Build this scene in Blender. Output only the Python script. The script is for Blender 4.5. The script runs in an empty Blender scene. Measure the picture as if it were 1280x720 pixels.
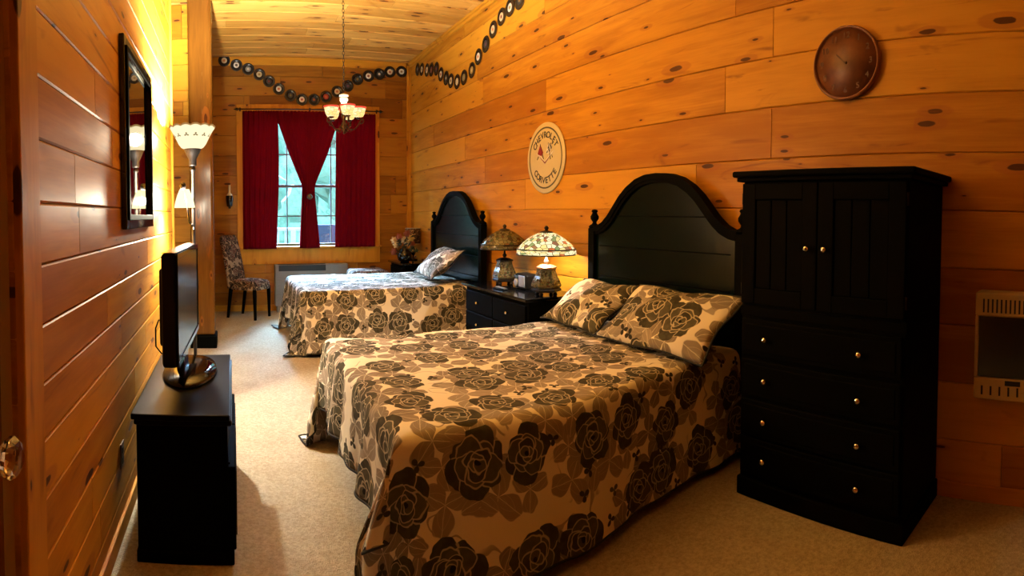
import bpy, bmesh, math, random
from mathutils import Vector, Matrix, Euler
random.seed(7)
C = bpy.context.scene.collection
SC = bpy.context.scene
PI = math.pi

# ------------------------------------------------------------------ materials
class V:
    """A float socket with arithmetic."""
    def __init__(s, nt, k): s.nt = nt; s.k = k
    def _m(s, op, *a):
        n = s.nt.nodes.new('ShaderNodeMath'); n.operation = op
        for i, x in enumerate((s,) + a):
            if isinstance(x, V): s.nt.links.new(x.k, n.inputs[i])
            else: n.inputs[i].default_value = x
        return V(s.nt, n.outputs[0])
    def __add__(s, o): return s._m('ADD', o)
    __radd__ = __add__
    def __mul__(s, o): return s._m('MULTIPLY', o)
    __rmul__ = __mul__
    def __sub__(s, o): return s._m('SUBTRACT', o)
    def __rsub__(s, o): return (s * -1.0) + o
    def __truediv__(s, o): return s._m('DIVIDE', o)
    def sin(s): return s._m('SINE')
    def cos(s): return s._m('COSINE')
    def abs(s): return s._m('ABSOLUTE')
    def sqrt(s): return s._m('SQRT')
    def pw(s, p): return s._m('POWER', p)
    def mx(s, o): return s._m('MAXIMUM', o)
    def mn(s, o): return s._m('MINIMUM', o)
    def at2(s, o): return s._m('ARCTAN2', o)
    def floor(s): return s._m('FLOOR')
    def fract(s): return s._m('FRACT')
    def ss(s, e0, e1):           # smooth step, falling when e0 > e1
        n = s.nt.nodes.new('ShaderNodeMapRange'); n.interpolation_type = 'SMOOTHSTEP'
        s.nt.links.new(s.k, n.inputs['Value'])
        if e0 < e1: a, b, c, d = e0, e1, 0, 1
        else: a, b, c, d = e1, e0, 1, 0
        n.inputs['From Min'].default_value = a; n.inputs['From Max'].default_value = b
        n.inputs['To Min'].default_value = c; n.inputs['To Max'].default_value = d
        return V(s.nt, n.outputs['Result'])

class Mat:
    def __init__(s, name, rough=.5, metal=0, spec=.5, color=(.5, .5, .5), coat=0):
        m = bpy.data.materials.new(name); m.use_nodes = True
        s.m = m; s.nt = m.node_tree
        s.b = s.nt.nodes['Principled BSDF']
        s.b.inputs['Roughness'].default_value = rough
        s.b.inputs['Metallic'].default_value = metal
        s.b.inputs['Specular IOR Level'].default_value = spec
        s.b.inputs['Coat Weight'].default_value = coat
        s.b.inputs['Base Color'].default_value = (*color, 1)
    def node(s, t, **k):
        n = s.nt.nodes.new(t)
        for a, v in k.items(): setattr(n, a, v)
        return n
    def link(s, a, b): s.nt.links.new(a, b)
    def xyz(s, vec):
        n = s.node('ShaderNodeSeparateXYZ'); s.link(vec, n.inputs[0])
        return [V(s.nt, n.outputs[i]) for i in range(3)]
    def vec(s, x, y, z=0.0):
        n = s.node('ShaderNodeCombineXYZ')
        for i, a in enumerate((x, y, z)):
            if isinstance(a, V): s.link(a.k, n.inputs[i])
            else: n.inputs[i].default_value = a
        return n.outputs[0]
    def uv(s): return s.xyz(s.node('ShaderNodeUVMap', uv_map='UVMap').outputs[0])
    def obj(s): return s.xyz(s.node('ShaderNodeTexCoord').outputs['Object'])
    def noise(s, vec, scale=1, detail=2, rough=.5, dist=0):
        n = s.node('ShaderNodeTexNoise'); s.link(vec, n.inputs['Vector'])
        n.inputs['Scale'].default_value = scale; n.inputs['Detail'].default_value = detail
        n.inputs['Roughness'].default_value = rough; n.inputs['Distortion'].default_value = dist
        return V(s.nt, n.outputs['Fac'])
    def voro(s, vec, scale=1, rand=1, dim='2D', feat='F1'):
        n = s.node('ShaderNodeTexVoronoi', voronoi_dimensions=dim, feature=feat); s.link(vec, n.inputs['Vector'])
        n.inputs['Scale'].default_value = scale; n.inputs['Randomness'].default_value = rand
        return n
    def mix(s, f, a, b):
        n = s.node('ShaderNodeMix', data_type='RGBA')
        for i, x in ((0, f), (6, a), (7, b)):
            if isinstance(x, V): s.link(x.k, n.inputs[i])
            elif hasattr(x, 'is_linked'): s.link(x, n.inputs[i])
            elif isinstance(x, (tuple, list)): n.inputs[i].default_value = (*x, 1)
            else: n.inputs[i].default_value = x
        return n.outputs[2]
    def color(s, c): s.link(c, s.b.inputs['Base Color'])
    def bump(s, h, strength=.3, dist=.01):
        n = s.node('ShaderNodeBump'); n.inputs['Strength'].default_value = strength; n.inputs['Distance'].default_value = dist
        s.link(h.k, n.inputs['Height']); s.link(n.outputs[0], s.b.inputs['Normal'])
    def emit(s, col, strength):
        if isinstance(col, (tuple, list)): s.b.inputs['Emission Color'].default_value = (*col, 1)
        else: s.link(col, s.b.inputs['Emission Color'])
        s.b.inputs['Emission Strength'].default_value = strength

def wood_mat(name, axis='uv', light=(.60, .285, .022), dark=(.36, .135, .008), rough=.5, grain=1.0, knots=True):
    M = Mat(name, rough=rough, spec=.19)
    if axis == 'uv':
        u, v, _ = M.uv()
        at = M.node('ShaderNodeAttribute', attribute_name='pr'); pr = V(M.nt, at.outputs['Fac'])
    else:
        c = M.obj(); i = 'xyz'.index(axis)
        u = c[i]; o = [c[j] for j in range(3) if j != i]; v = o[0] + o[1] * .73
        pr = None
    gv = M.vec(u * .9, v * 9.0)
    g1 = M.noise(gv, 1.6, 4, .55, .6)
    fine = M.noise(M.vec(u * 3.0, v * 90.0), 1.0, 3, .6)
    blot = M.noise(M.vec(u * .55, v * 2.2), 2.0, 3, .6)
    f = (g1 * .75 * grain + fine * .30 + blot * .50 - .28)
    if pr is not None: f = f + (pr - .5) * .60
    f = f.ss(.18, .88)
    col = M.mix(f, light, dark)
    if knots:
        vo = M.voro(M.vec(u * 1.9, v * 6.2), 1.0, 1.0)
        d = V(M.nt, vo.outputs['Distance']); rnd = M.xyz(vo.outputs['Color'])[0]
        wob = M.noise(M.vec(u * 14.0, v * 40.0), 1.0, 2, .5)
        d2 = d + (wob - .5) * .06
        rad = (rnd - .36).mx(0.0) * .19
        halo = (d2 - rad * 2.4).ss(.03, -.03)
        core = (d2 - rad).ss(.012, -.012)
        gate = rnd.ss(.36, .40)
        col = M.mix(halo * gate * .45, col, (.33, .10, .018))
        col = M.mix(core * gate * .92, col, (.055, .016, .006))
        st = M.noise(M.vec(u * 1.3, v * 7.0), 1.0, 3, .65, 1.2)
        stain = st.ss(.60, .76)
        col = M.mix(stain * .7, col, (.20, .058, .008))
    M.color(col)
    M.bump(fine * .4 + g1 * .6, .12, .004)
    r = blot.ss(.3, .8) * .16 + (rough - .08)
    M.link(r.k, M.b.inputs['Roughness'])
    return M.m

def plain(name, color, rough=.5, metal=0, spec=.5, var=.12, scale=30, coat=0):
    M = Mat(name, rough=rough, metal=metal, spec=spec, coat=coat)
    x, y, z = M.obj()
    n = M.noise(M.vec(x, y, z), scale, 3, .6)
    a = tuple(c * (1 - var) for c in color); b = tuple(min(1, c * (1 + var)) for c in color)
    M.color(M.mix(n, a, b))
    return M.m

def emissive(name, color, strength, base=None):
    M = Mat(name, rough=.4, color=(0, 0, 0), spec=0.0)
    x, y, z = M.obj()
    n = M.noise(M.vec(x, y, z), 18, 2)
    M.emit(M.mix(n, tuple(c * .9 for c in color), color), strength)
    return M.m

def glowing_shade(name, color, strength, through):
    M = Mat(name, rough=.4, color=(0, 0, 0), spec=0.0)
    x, y, z = M.obj(); n = M.noise(M.vec(x, y, z), 18, 2)
    M.emit(M.mix(n, tuple(c * .88 for c in color), color), strength)
    tr = M.node('ShaderNodeBsdfTransparent'); tr.inputs[0].default_value = (1, .97, .90, 1)
    mx = M.node('ShaderNodeMixShader'); mx.inputs[0].default_value = through
    M.link(M.b.outputs[0], mx.inputs[1]); M.link(tr.outputs[0], mx.inputs[2])
    M.link(mx.outputs[0], M.nt.nodes['Material Output'].inputs['Surface'])
    return M.m

def rose_fabric(name, scale=3.35, cream=(.86, .80, .64), rose1=(.042, .038, .024), rose2=(.105, .097, .062), leafc=(.27, .225, .17), line=(.50, .44, .32)):
    M = Mat(name, rough=.85, spec=.15)
    u, v, _ = M.uv()
    wob = M.noise(M.vec(u, v), 9.0, 2, .5)
    wob2 = M.noise(M.vec(u + 7.3, v - 2.1), 9.0, 2, .5)
    px = u * scale + (wob - .5) * .07; py = v * scale + (wob2 - .5) * .07
    def cell(ox, oy, sc, rand):
        qx = px * sc + ox; qy = py * sc + oy
        # brick stagger: shift each second row by half a cell
        vo = M.voro(M.vec(qx, qy), 1.0, rand)
        c = M.xyz(vo.outputs['Position']); r3 = M.xyz(vo.outputs['Color'])
        lx = qx - c[0]; ly = qy - c[1]
        rr = (lx * lx + ly * ly).sqrt()
        th = ly.at2(lx) + r3[0] * 6.283
        return rr, th, r3
    cloth = M.noise(M.vec(u, v), 260, 2, .6)
    col = M.mix(cloth, tuple(c * .86 for c in cream), cream)
    # thin twigs
    tw = M.noise(M.vec(px, py), 1.7, 1, .4)
    twig = ((tw - .5).abs()).ss(.012, .006) * M.noise(M.vec(px, py), 1.1, 1).ss(.47, .52)
    col = M.mix(twig * .8, col, leafc)
    # leaves, two layers
    for ox, oy, sc, L, seed in ((.5, .5, 1.0, .40, 0.0), (.52, .03, 1.0, .31, 1.7), (.02, .5, 1.0, .30, 3.1)):
        rr, th, r3 = cell(ox, oy, sc, .55)
        th = th + seed
        c3 = (th * 1.5).cos().abs()
        edge = (th * 12.0).sin() * .012
        lim = c3.pw(.75) * L + edge
        m = (rr - lim).ss(.012, -.012) * c3.ss(.12, .2)
        vein = ((th * 1.5).sin().abs() * rr).ss(.012, .005)
        side = (((rr * 46.0) + (th * 1.5).sin().abs() * 9.0).sin()).ss(.9, 1.0) * .35
        tone = r3[1] * .5 + .75
        lc = M.mix(r3[1], tuple(c * .8 for c in leafc), tuple(c * 1.25 for c in leafc))
        lc = M.mix((vein + side).mn(1.0) * .8, lc, tuple(c * .72 for c in cream))
        col = M.mix(m, col, lc)
    # dark buds
    rr, th, r3 = cell(.3, .7, 2.0, 1.0)
    bl = (th * 1.5).cos().abs() * .2
    bud = (rr - bl).ss(.02, -.01) * r3[2].ss(.55, .6)
    col = M.mix(bud, col, rose1)
    # roses: overlapping round petals, outer ones first
    qx = px; qy = py
    vo = M.voro(M.vec(qx, qy), 1.0, .5)
    c = M.xyz(vo.outputs['Position']); r3 = M.xyz(vo.outputs['Color'])
    w3 = M.noise(M.vec(px, py), 5.0, 1, .5); w4 = M.noise(M.vec(px + 9.1, py + 4.7), 5.0, 1, .5)
    size = r3[2] * .10 + .33
    lx = (qx - c[0]) / size + (w3 - .5) * .30; ly = (qy - c[1]) / size + (w4 - .5) * .30
    an = r3[0] * 6.283; ca = an.cos(); sa = an.sin()
    kx = lx * ca - ly * sa; ky = lx * sa + ly * ca
    body = None; mask = None
    shade = M.noise(M.vec(px, py), 6.0, 2, .6).ss(.35, .65)
    darkc = M.mix(shade, rose1, tuple(q * 1.6 for q in rose1)); midc = M.mix(shade, tuple(q * .75 for q in rose2), rose2)
    col_r = darkc
    layers = [(6, .60, .47, .0, darkc), (5, .38, .40, .5, midc), (3, .21, .30, .2, darkc), (3, .12, .19, 1.1, midc), (1, .02, .085, 0, None)]
    for n, d, rp, ph, tone in layers:
        for k in range(n):
            a_ = ph + k * 2 * PI / n; f_ = 1 + .12 * math.sin(k * 2.3 + n)
            ex = kx - d * f_ * math.cos(a_); ey = ky - d * f_ * math.sin(a_)
            dd = (ex * ex + ey * ey).sqrt() - rp * f_
            fill = dd.ss(.012, -.012)
            edge = dd.abs().ss(.034, .014)
            if mask is not None: edge = edge * mask
            if tone is None: col_r = M.mix(fill, col_r, (.006, .006, .005)); continue
            col_r = M.mix(fill, col_r, tone)
            col_r = M.mix(edge * .85, col_r, line)
            mask = fill if mask is None else mask.mx(fill)
    col = M.mix(mask, col, col_r)
    M.color(col)
    M.bump(cloth * .6 + wob * .4 + mask * .25, .35, .004)
    return M.m

def tiffany(name, lit, strength=0.0, base_boost=1.0):
    M = Mat(name, rough=.25, spec=.5)
    u, v, _ = M.uv()
    p = M.vec(u * 30.0, v * 12.0)
    vo = M.voro(p, 1.0, .9); e = M.voro(p, 1.0, .9, feat='DISTANCE_TO_EDGE')
    rc = M.xyz(vo.outputs['Color'])
    lead = V(M.nt, e.outputs['Distance']).ss(.07, .035)
    cream = (.85, .74, .42)
    col = M.mix(rc[0].ss(.55, .6), cream, (.80, .60, .22))
    col = M.mix(rc[1].ss(.82, .86), col, (.20, .27, .10))
    col = M.mix(rc[2].ss(.88, .90), col, (.50, .13, .04))
    col = M.mix(rc[0].ss(.93, .95) , col, (.22, .10, .05))
    if not lit: col = M.mix(.88, col, (.018, .022, .012))
    col = M.mix(lead, col, (.012, .010, .008))
    M.color(M.mix(.985, col, (0, 0, 0)) if lit else col)
    if lit: M.emit(col, strength)
    return M.m

def cup_glass(name, strength):
    M = Mat(name, rough=.3)
    u, v, _ = M.uv()
    p = M.vec(u * 9.0, v * 6.0)
    e = M.voro(p, 1.0, .9, feat='DISTANCE_TO_EDGE'); vo = M.voro(p, 1.0, .9)
    rc = M.xyz(vo.outputs['Color'])
    col = M.mix(rc[0].ss(.5, .6), (1.0, .66, .22), (1.0, .80, .40))
    col = M.mix(rc[1].ss(.80, .84), col, (.55, .62, .30))
    col = M.mix(V(M.nt, e.outputs['Distance']).ss(.05, .02), col, (.22, .07, .02))
    col = M.mix(v.ss(.80, .84), col, (.75, .05, .03))
    M.color(M.mix(.985, col, (0, 0, 0))); M.emit(col, strength)
    return M.m

def torch_glass(name, strength):
    M = Mat(name, rough=.3)
    u, v, _ = M.uv()
    # leaf motifs in a row, brown edge along the scallops
    cu = (u * 12.0).fract() - .5; cv = (v - .62) * 4.2
    r = (cu * cu + cv * cv).sqrt(); th = cv.at2(cu)
    leaf = (r - ((th * 1.5 + .8).cos().abs() * .30)).ss(.03, -.03)
    col = M.mix(leaf * .85, (1.0, .83, .50), (.05, .04, .012))
    col = M.mix(v.ss(.93, .96), col, (.30, .16, .05))
    M.color(M.mix(1.0, col, (0, 0, 0))); M.b.inputs['Specular IOR Level'].default_value = 0.0; M.emit(col, strength)
    tr = M.node('ShaderNodeBsdfTransparent'); tr.inputs[0].default_value = (1, .96, .88, 1)
    mx = M.node('ShaderNodeMixShader'); mx.inputs[0].default_value = .13
    M.link(M.b.outputs[0], mx.inputs[1]); M.link(tr.outputs[0], mx.inputs[2])
    M.link(mx.outputs[0], M.nt.nodes['Material Output'].inputs['Surface'])
    return M.m

def carpet_mat():
    M = Mat('carpet', rough=.95, spec=.1)
    x, y, z = M.obj()
    p = M.vec(x, y, z)
    n1 = M.noise(p, 55, 4, .7); n2 = M.noise(p, 3.2, 3, .6); n3 = M.noise(p, 240, 2, .6)
    col = M.mix(n1.ss(.3, .7), (.36, .305, .21), (.53, .46, .335))
    col = M.mix(n2.ss(.45, .75) * .3, col, (.30, .24, .16))
    sp = M.noise(p, 120, 1, .5).ss(.70, .76)
    col = M.mix(sp * .5, col, (.16, .12, .08))
    M.color(col); M.bump(n1 * .6 + n3 * .4, .8, .02)
    return M.m

def curtain_mat():
    m = bpy.data.materials.new('red_curtain_cloth'); m.use_nodes = True
    nt = m.node_tree; nt.nodes.clear()
    o = nt.nodes.new('ShaderNodeOutputMaterial'); mx = nt.nodes.new('ShaderNodeMixShader'); mx.inputs[0].default_value = .11
    d = nt.nodes.new('ShaderNodeBsdfDiffuse'); t = nt.nodes.new('ShaderNodeBsdfTranslucent')
    tc = nt.nodes.new('ShaderNodeTexCoord'); n = nt.nodes.new('ShaderNodeTexNoise'); n.inputs['Scale'].default_value = 60
    nt.links.new(tc.outputs['Object'], n.inputs['Vector'])
    cr = nt.nodes.new('ShaderNodeMix'); cr.data_type = 'RGBA'; cr.inputs[6].default_value = (.085, .003, .006, 1); cr.inputs[7].default_value = (.14, .004, .010, 1)
    nt.links.new(n.outputs['Fac'], cr.inputs[0]); nt.links.new(cr.outputs[2], d.inputs['Color'])
    t.inputs['Color'].default_value = (.42, .006, .045, 1)
    nt.links.new(d.outputs[0], mx.inputs[1]); nt.links.new(t.outputs[0], mx.inputs[2]); nt.links.new(mx.outputs[0], o.inputs['Surface'])
    return m

def glass_mat(name, tint=(1, 1, 1), refl=.08):
    m = bpy.data.materials.new(name); m.use_nodes = True
    nt = m.node_tree; nt.nodes.clear()
    o = nt.nodes.new('ShaderNodeOutputMaterial'); mx = nt.nodes.new('ShaderNodeMixShader'); mx.inputs[0].default_value = refl
    t = nt.nodes.new('ShaderNodeBsdfTransparent'); g = nt.nodes.new('ShaderNodeBsdfGlossy'); g.inputs['Roughness'].default_value = .02
    t.inputs['Color'].default_value = (*tint, 1)
    nt.links.new(t.outputs[0], mx.inputs[1]); nt.links.new(g.outputs[0], mx.inputs[2]); nt.links.new(mx.outputs[0], o.inputs['Surface'])
    return m

def crystal_mat():
    M = Mat('cut_crystal', rough=.04, color=(1, .9, .78))
    M.b.inputs['Transmission Weight'].default_value = 1.0; M.b.inputs['IOR'].default_value = 1.5
    return M.m

def clock_face_mat():
    M = Mat('worn_clock_face', rough=.45)
    x, y, z = M.obj(); p = M.vec(x, y, z)
    n = M.noise(p, 7, 4, .6)
    M.color(M.mix(n.ss(.3, .7), (.095, .026, .006), (.19, .060, .013)))
    return M.m

def hill_mat():
    M = Mat('hillside_leaves', rough=.9)
    x, y, z = M.obj(); p = M.vec(x, y, z)
    n = M.noise(p, 1.6, 5, .65); n2 = M.noise(p, 6, 3, .6)
    c = M.mix(n.ss(.35, .65), (.06, .12, .085), (.17, .25, .19))
    M.color(M.mix(n2.ss(.6, .75) * .5, c, (.30, .36, .33)))
    return M.m

m = {}
m['wall'] = wood_mat('knotty_pine_boards')
m['darkwall'] = wood_mat('dark_brown_pine_boards', light=(.36, .155, .014), dark=(.19, .065, .005), rough=.45)  # pine boards in a darker, browner tone for the back wall
m['ceil'] = wood_mat('pine_ceiling_boards', light=(.70, .385, .088), dark=(.46, .22, .038))
m['pine_x'] = wood_mat('pine_trim_along_x', 'x', grain=.8)
m['pine_y'] = wood_mat('pine_trim_along_y', 'y', grain=.8)
m['pine_z'] = wood_mat('pine_trim_along_z', 'z', grain=.8)
m['post'] = wood_mat('varnished_post', 'z', light=(.17, .068, .009), dark=(.09, .032, .004), rough=.22)
m['door'] = wood_mat('reddish_door_wood', 'z', light=(.30, .095, .018), dark=(.17, .045, .009), rough=.3)
m['black'] = plain('black_lacquer', (.0018, .0019, .0013), rough=.6, spec=.02)
m['blacksheen'] = plain('black_sheen', (.002, .002, .0015), rough=.3, spec=.07)
m['blackgloss'] = plain('gloss_black', (.005, .005, .006), rough=.08, spec=.5)
m['headboard'] = plain('black_lacquer_window_teal', (.0009, .0045, .0034), rough=.22, spec=.22)  # black lacquer; the window's teal sheen is put into its base colour
m['iron'] = plain('dark_iron', (.015, .011, .009), rough=.4, metal=.6)
m['bronze'] = plain('dark_bronze', (.06, .032, .018), rough=.35, metal=.8)
m['brass'] = plain('brass', (.55, .36, .12), rough=.28, metal=1)
m['knob'] = plain('nickel_knob', (.75, .70, .62), rough=.18, metal=1)
m['rose'] = rose_fabric('rose_bedspread_cloth')
m['rosepil'] = rose_fabric('rose_sham_cloth', scale=2.9)
m['chairfab'] = rose_fabric('floral_chair_cloth', scale=5.0, cream=(.33, .25, .17), rose1=(.02, .012, .01), rose2=(.10, .03, .022), leafc=(.05, .03, .02), line=(.40, .32, .22))
m['piping'] = plain('dark_piping', (.012, .012, .010), rough=.8)
m['redcloth'] = plain('dark_red_cloth', (.16, .008, .008), rough=.8)
m['white'] = plain('white_ticking', (.6, .57, .5), rough=.9)
m['carpet'] = carpet_mat()
m['curtain'] = curtain_mat()
m['glass'] = glass_mat('window_glass', (.93, 1, 1), .06)
m['vinyl'] = plain('white_vinyl_window', (.72, .74, .74), rough=.4)
m['winframe'] = plain('dark_window_bars', (.10, .13, .16), rough=.4)
m['mirror'] = Mat('mirror_glass', rough=.03, metal=1, color=(.50, .52, .50)).m
m['crystal'] = crystal_mat()
m['screen'] = plain('tv_screen', (.010, .012, .016), rough=.16, spec=.6)
m['plastic'] = plain('black_plastic', (.003, .003, .0035), rough=.35, spec=.25)
m['redplastic'] = plain('dark_red_gloss_plastic', (.10, .012, .008), rough=.15)
m['silver'] = plain('silver_plastic', (.42, .45, .50), rough=.28, metal=.6)
m['beige'] = plain('beige_enamel', (.46, .36, .19), rough=.45)
m['acbeige'] = plain('pale_grey_plastic', (.17, .16, .145), rough=.5)
m['dark'] = plain('dark_slot', (.006, .006, .007), rough=.6)
m['cream'] = plain('cream_sign_enamel', (.60, .50, .27), rough=.4, var=.05)
m['olive'] = plain('olive_ring_paint', (.075, .06, .022), rough=.5)
m['signblack'] = plain('black_sign_paint', (.012, .010, .008), rough=.5)
m['signred'] = plain('red_sign_paint', (.24, .012, .008), rough=.45)
m['signwhite'] = plain('white_sign_paint', (.75, .72, .66), rough=.45)
m['clockface'] = clock_face_mat()
m['clockrim'] = plain('brown_clock_rim', (.20, .065, .02), rough=.35)
m['numeral'] = plain('faded_numerals', (.07, .02, .006), rough=.5)
m['vinylrec'] = plain('black_vinyl', (.007, .007, .008), rough=.25)
m['flower1'] = plain('cream_petals', (.62, .46, .24), rough=.7)
m['flower2'] = plain('yellow_petals', (.48, .33, .07), rough=.7)
m['flower3'] = plain('rust_petals', (.22, .05, .025), rough=.7)
m['leafdk'] = plain('dark_leaves', (.02, .03, .014), rough=.7)
m['candle'] = plain('white_candle', (.72, .66, .55), rough=.5)
m['outletbrown'] = plain('brown_outlet_plate', (.10, .05, .02), rough=.4)
m['deck'] = plain('deck_boards', (.15, .155, .16), rough=.8)
m['rail'] = plain('pale_railing', (.26, .27, .30), rough=.6)
m['blue'] = plain('blue_canvas', (.006, .02, .07), rough=.7)
m['hill'] = hill_mat()
m['bark'] = plain('tree_bark', (.18, .16, .14), rough=.9)
m['treeleaf'] = plain('bright_tree_leaves', (.11, .18, .14), rough=.9, var=.5, scale=6)
m['torch'] = torch_glass('lit_torchiere_glass', .7)
m['readshade'] = glowing_shade('lit_reading_shade', (1.0, .84, .48), 1.1, .5)
m['tifflit'] = tiffany('lit_stained_glass', True, .75)
m['tiffdark'] = tiffany('unlit_stained_glass', False)
m['tiffbase'] = tiffany('stained_glass_base', False)
m['cup'] = cup_glass('lit_chandelier_glass', .7)
m['peach'] = plain('peach_lamp_cap', (.42, .17, .085), rough=.25)
m['ceramic'] = plain('pale_ceramic', (.55, .48, .40), rough=.3)
RECCOL = {}
def reccol(n, c):
    if n not in RECCOL: RECCOL[n] = plain('record_label_' + n, c, rough=.5, var=.1)
    return RECCOL[n]

# ------------------------------------------------------------------ mesh builder
class B:
    def __init__(s):
        s.bm = bmesh.new(); s.uv = s.bm.loops.layers.uv.new('UVMap'); s.pr = s.bm.faces.layers.float.new('pr')
    def face(s, vs, uvs=None, pr=.5, smooth=False):
        try: f = s.bm.faces.new(vs)
        except ValueError: return None
        f[s.pr] = pr; f.smooth = smooth
        if uvs:
            for l, c in zip(f.loops, uvs): l[s.uv].uv = c
        return f
    def box(s, x0, y0, z0, x1, y1, z1, bev=0.0, seg=2, mat=None):
        x0, x1 = min(x0, x1), max(x0, x1); y0, y1 = min(y0, y1), max(y0, y1); z0, z1 = min(z0, z1), max(z0, z1)
        co = [(x, y, z) for x in (x0, x1) for y in (y0, y1) for z in (z0, z1)]
        vs = [s.bm.verts.new(Vector(c) if mat is None else mat @ Vector(c)) for c in co]
        fs = []
        for q in ((0, 1, 3, 2), (4, 6, 7, 5), (0, 4, 5, 1), (2, 3, 7, 6), (0, 2, 6, 4), (1, 5, 7, 3)):
            fs.append(s.face([vs[i] for i in q]))
        if bev > 0:
            es = {e for f in fs for e in f.edges}
            bmesh.ops.bevel(s.bm, geom=list(es), offset=min(bev, .45 * min(x1 - x0, y1 - y0, z1 - z0)), segments=seg, profile=.5, affect='EDGES')
        return s
    def grid(s, fn, nu, nv, closed_u=False, smooth=True, uvf=None, flip=False):
        """fn(i/nu, j/nv) -> point"""
        cols = nu if closed_u else nu + 1
        P = [[s.bm.verts.new(fn(i / nu, j / nv)) for j in range(nv + 1)] for i in range(cols)]
        for i in range(nu):
            for j in range(nv):
                i2 = (i + 1) % cols
                q = [P[i][j], P[i2][j], P[i2][j + 1], P[i][j + 1]]
                w = [(i / nu, j / nv), ((i + 1) / nu, j / nv), ((i + 1) / nu, (j + 1) / nv), (i / nu, (j + 1) / nv)]
                if uvf: w = [uvf(*c) for c in w]
                if flip: q.reverse(); w.reverse()
                s.face(q, w, smooth=smooth)
        return P
    def lathe(s, prof, cx, cy, cz=0, n=24, smooth=True, axis='z', rfn=None, cap=True):
        """prof: (r, h) list from bottom to top"""
        def pt(u, v):
            k = v * (len(prof) - 1); i = int(round(k)); r, h = prof[i]
            a = u * 2 * PI
            if rfn: r *= rfn(a, i)
            p = (r * math.cos(a), r * math.sin(a), h)
            if axis == 'z': return Vector((cx + p[0], cy + p[1], cz + p[2]))
            if axis == 'x': return Vector((cx + p[2], cy + p[0], cz + p[1]))
            return Vector((cx + p[0], cy + p[2], cz - p[1]))
        P = s.grid(pt, n, len(prof) - 1, closed_u=True, smooth=smooth)
        if cap:
            for j, rev in ((0, True), (len(prof) - 1, False)):
                if prof[j][0] > 1e-5:
                    vs = [P[i][j] for i in range(n)]
                    s.face(vs[::-1] if rev else vs, [(.5, .5)] * n)
        return s
    def tube(s, pts, r, n=8, cap=True, smooth=True):
        pts = [Vector(p) for p in pts]
        rs = r if isinstance(r, (list, tuple)) else [r] * len(pts)
        rings = []; prev = None
        for i, p in enumerate(pts):
            d = (pts[min(i + 1, len(pts) - 1)] - pts[max(i - 1, 0)]).normalized()
            if prev is None:
                a = Vector((0, 0, 1)) if abs(d.z) < .9 else Vector((1, 0, 0))
                e1 = d.cross(a).normalized()
            else: e1 = (prev - d * prev.dot(d)).normalized()
            prev = e1; e2 = d.cross(e1)
            rings.append([s.bm.verts.new(p + (e1 * math.cos(t * 2 * PI / n) + e2 * math.sin(t * 2 * PI / n)) * rs[i]) for t in range(n)])
        for a, b in zip(rings, rings[1:]):
            for t in range(n): s.face([a[t], a[(t + 1) % n], b[(t + 1) % n], b[t]], smooth=smooth)
        if cap: s.face(rings[0][::-1]); s.face(rings[-1])
        return s
    def prism(s, poly, fn, d0, d1):
        """poly of (a,b); fn(a,b,d)->point"""
        lo = [s.bm.verts.new(fn(a, b, d0)) for a, b in poly]; hi = [s.bm.verts.new(fn(a, b, d1)) for a, b in poly]
        n = len(poly)
        s.face(lo[::-1]); s.face(hi)
        for i in range(n): s.face([lo[i], lo[(i + 1) % n], hi[(i + 1) % n], hi[i]])
        return s
    def ball(s, cx, cy, cz, rx, ry=None, rz=None, n=12):
        ry = ry or rx; rz = rz or rx
        def pt(u, v):
            a = u * 2 * PI; e = (v - .5) * PI * .999
            return Vector((cx + rx * math.cos(a) * math.cos(e), cy + ry * math.sin(a) * math.cos(e), cz + rz * math.sin(e)))
        s.grid(pt, n, n // 2 + 2, closed_u=True)
        return s

ORG = {}
def obj(name, b, mat, parent=None, solid=0, weld=True, sub=0):
    bm = b.bm if isinstance(b, B) else b
    if weld: bmesh.ops.remove_doubles(bm, verts=bm.verts, dist=1e-6)
    bmesh.ops.recalc_face_normals(bm, faces=bm.faces)
    off = ORG.get(parent, Vector((0, 0, 0))) if parent else Vector((0, 0, 0))
    if parent is None:      # a thing of one mesh: origin at its base
        xs = [v.co for v in bm.verts]
        off = Vector((sum(v.x for v in xs) / len(xs), sum(v.y for v in xs) / len(xs), min(v.z for v in xs)))
    bmesh.ops.translate(bm, verts=bm.verts, vec=-off)
    me = bpy.data.meshes.new(name); bm.to_mesh(me); bm.free()
    me.materials.append(mat)
    o = bpy.data.objects.new(name, me); C.objects.link(o)
    if parent: o.parent = parent
    else: o.location = off
    ORG[o] = off
    if solid:
        md = o.modifiers.new('thickness', 'SOLIDIFY'); md.thickness = solid; md.offset = 0
    if sub:
        md = o.modifiers.new('smooth', 'SUBSURF'); md.levels = sub; md.render_levels = sub
    return o
def thing(name, label, cat, loc, group=None):
    o = bpy.data.objects.new(name, None); C.objects.link(o); o.empty_display_size = .1
    o.location = loc; ORG[o] = Vector(loc); o['label'] = label; o['category'] = cat
    if group: o['group'] = group
    return o
def tag(o, label, cat, group=None):
    o['label'] = label; o['category'] = cat
    if group: o['group'] = group
    return o
def struct(name, b, mat, parent=None, **k):
    o = obj(name, b, mat, parent, **k)
    if parent is None: o['kind'] = 'structure'
    return o
def dup(root, loc, rotz=None, label=None, group=None):
    r = root.copy(); C.objects.link(r); r.location = loc
    if rotz is not None: r.rotation_euler = (0, 0, rotz)
    if label: r['label'] = label
    if group: r['group'] = group
    for ch in list(root.children):
        c = ch.copy(); C.objects.link(c); c.parent = r
        for g in ch.children:
            d = g.copy(); C.objects.link(d); d.parent = c
    return r

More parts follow.
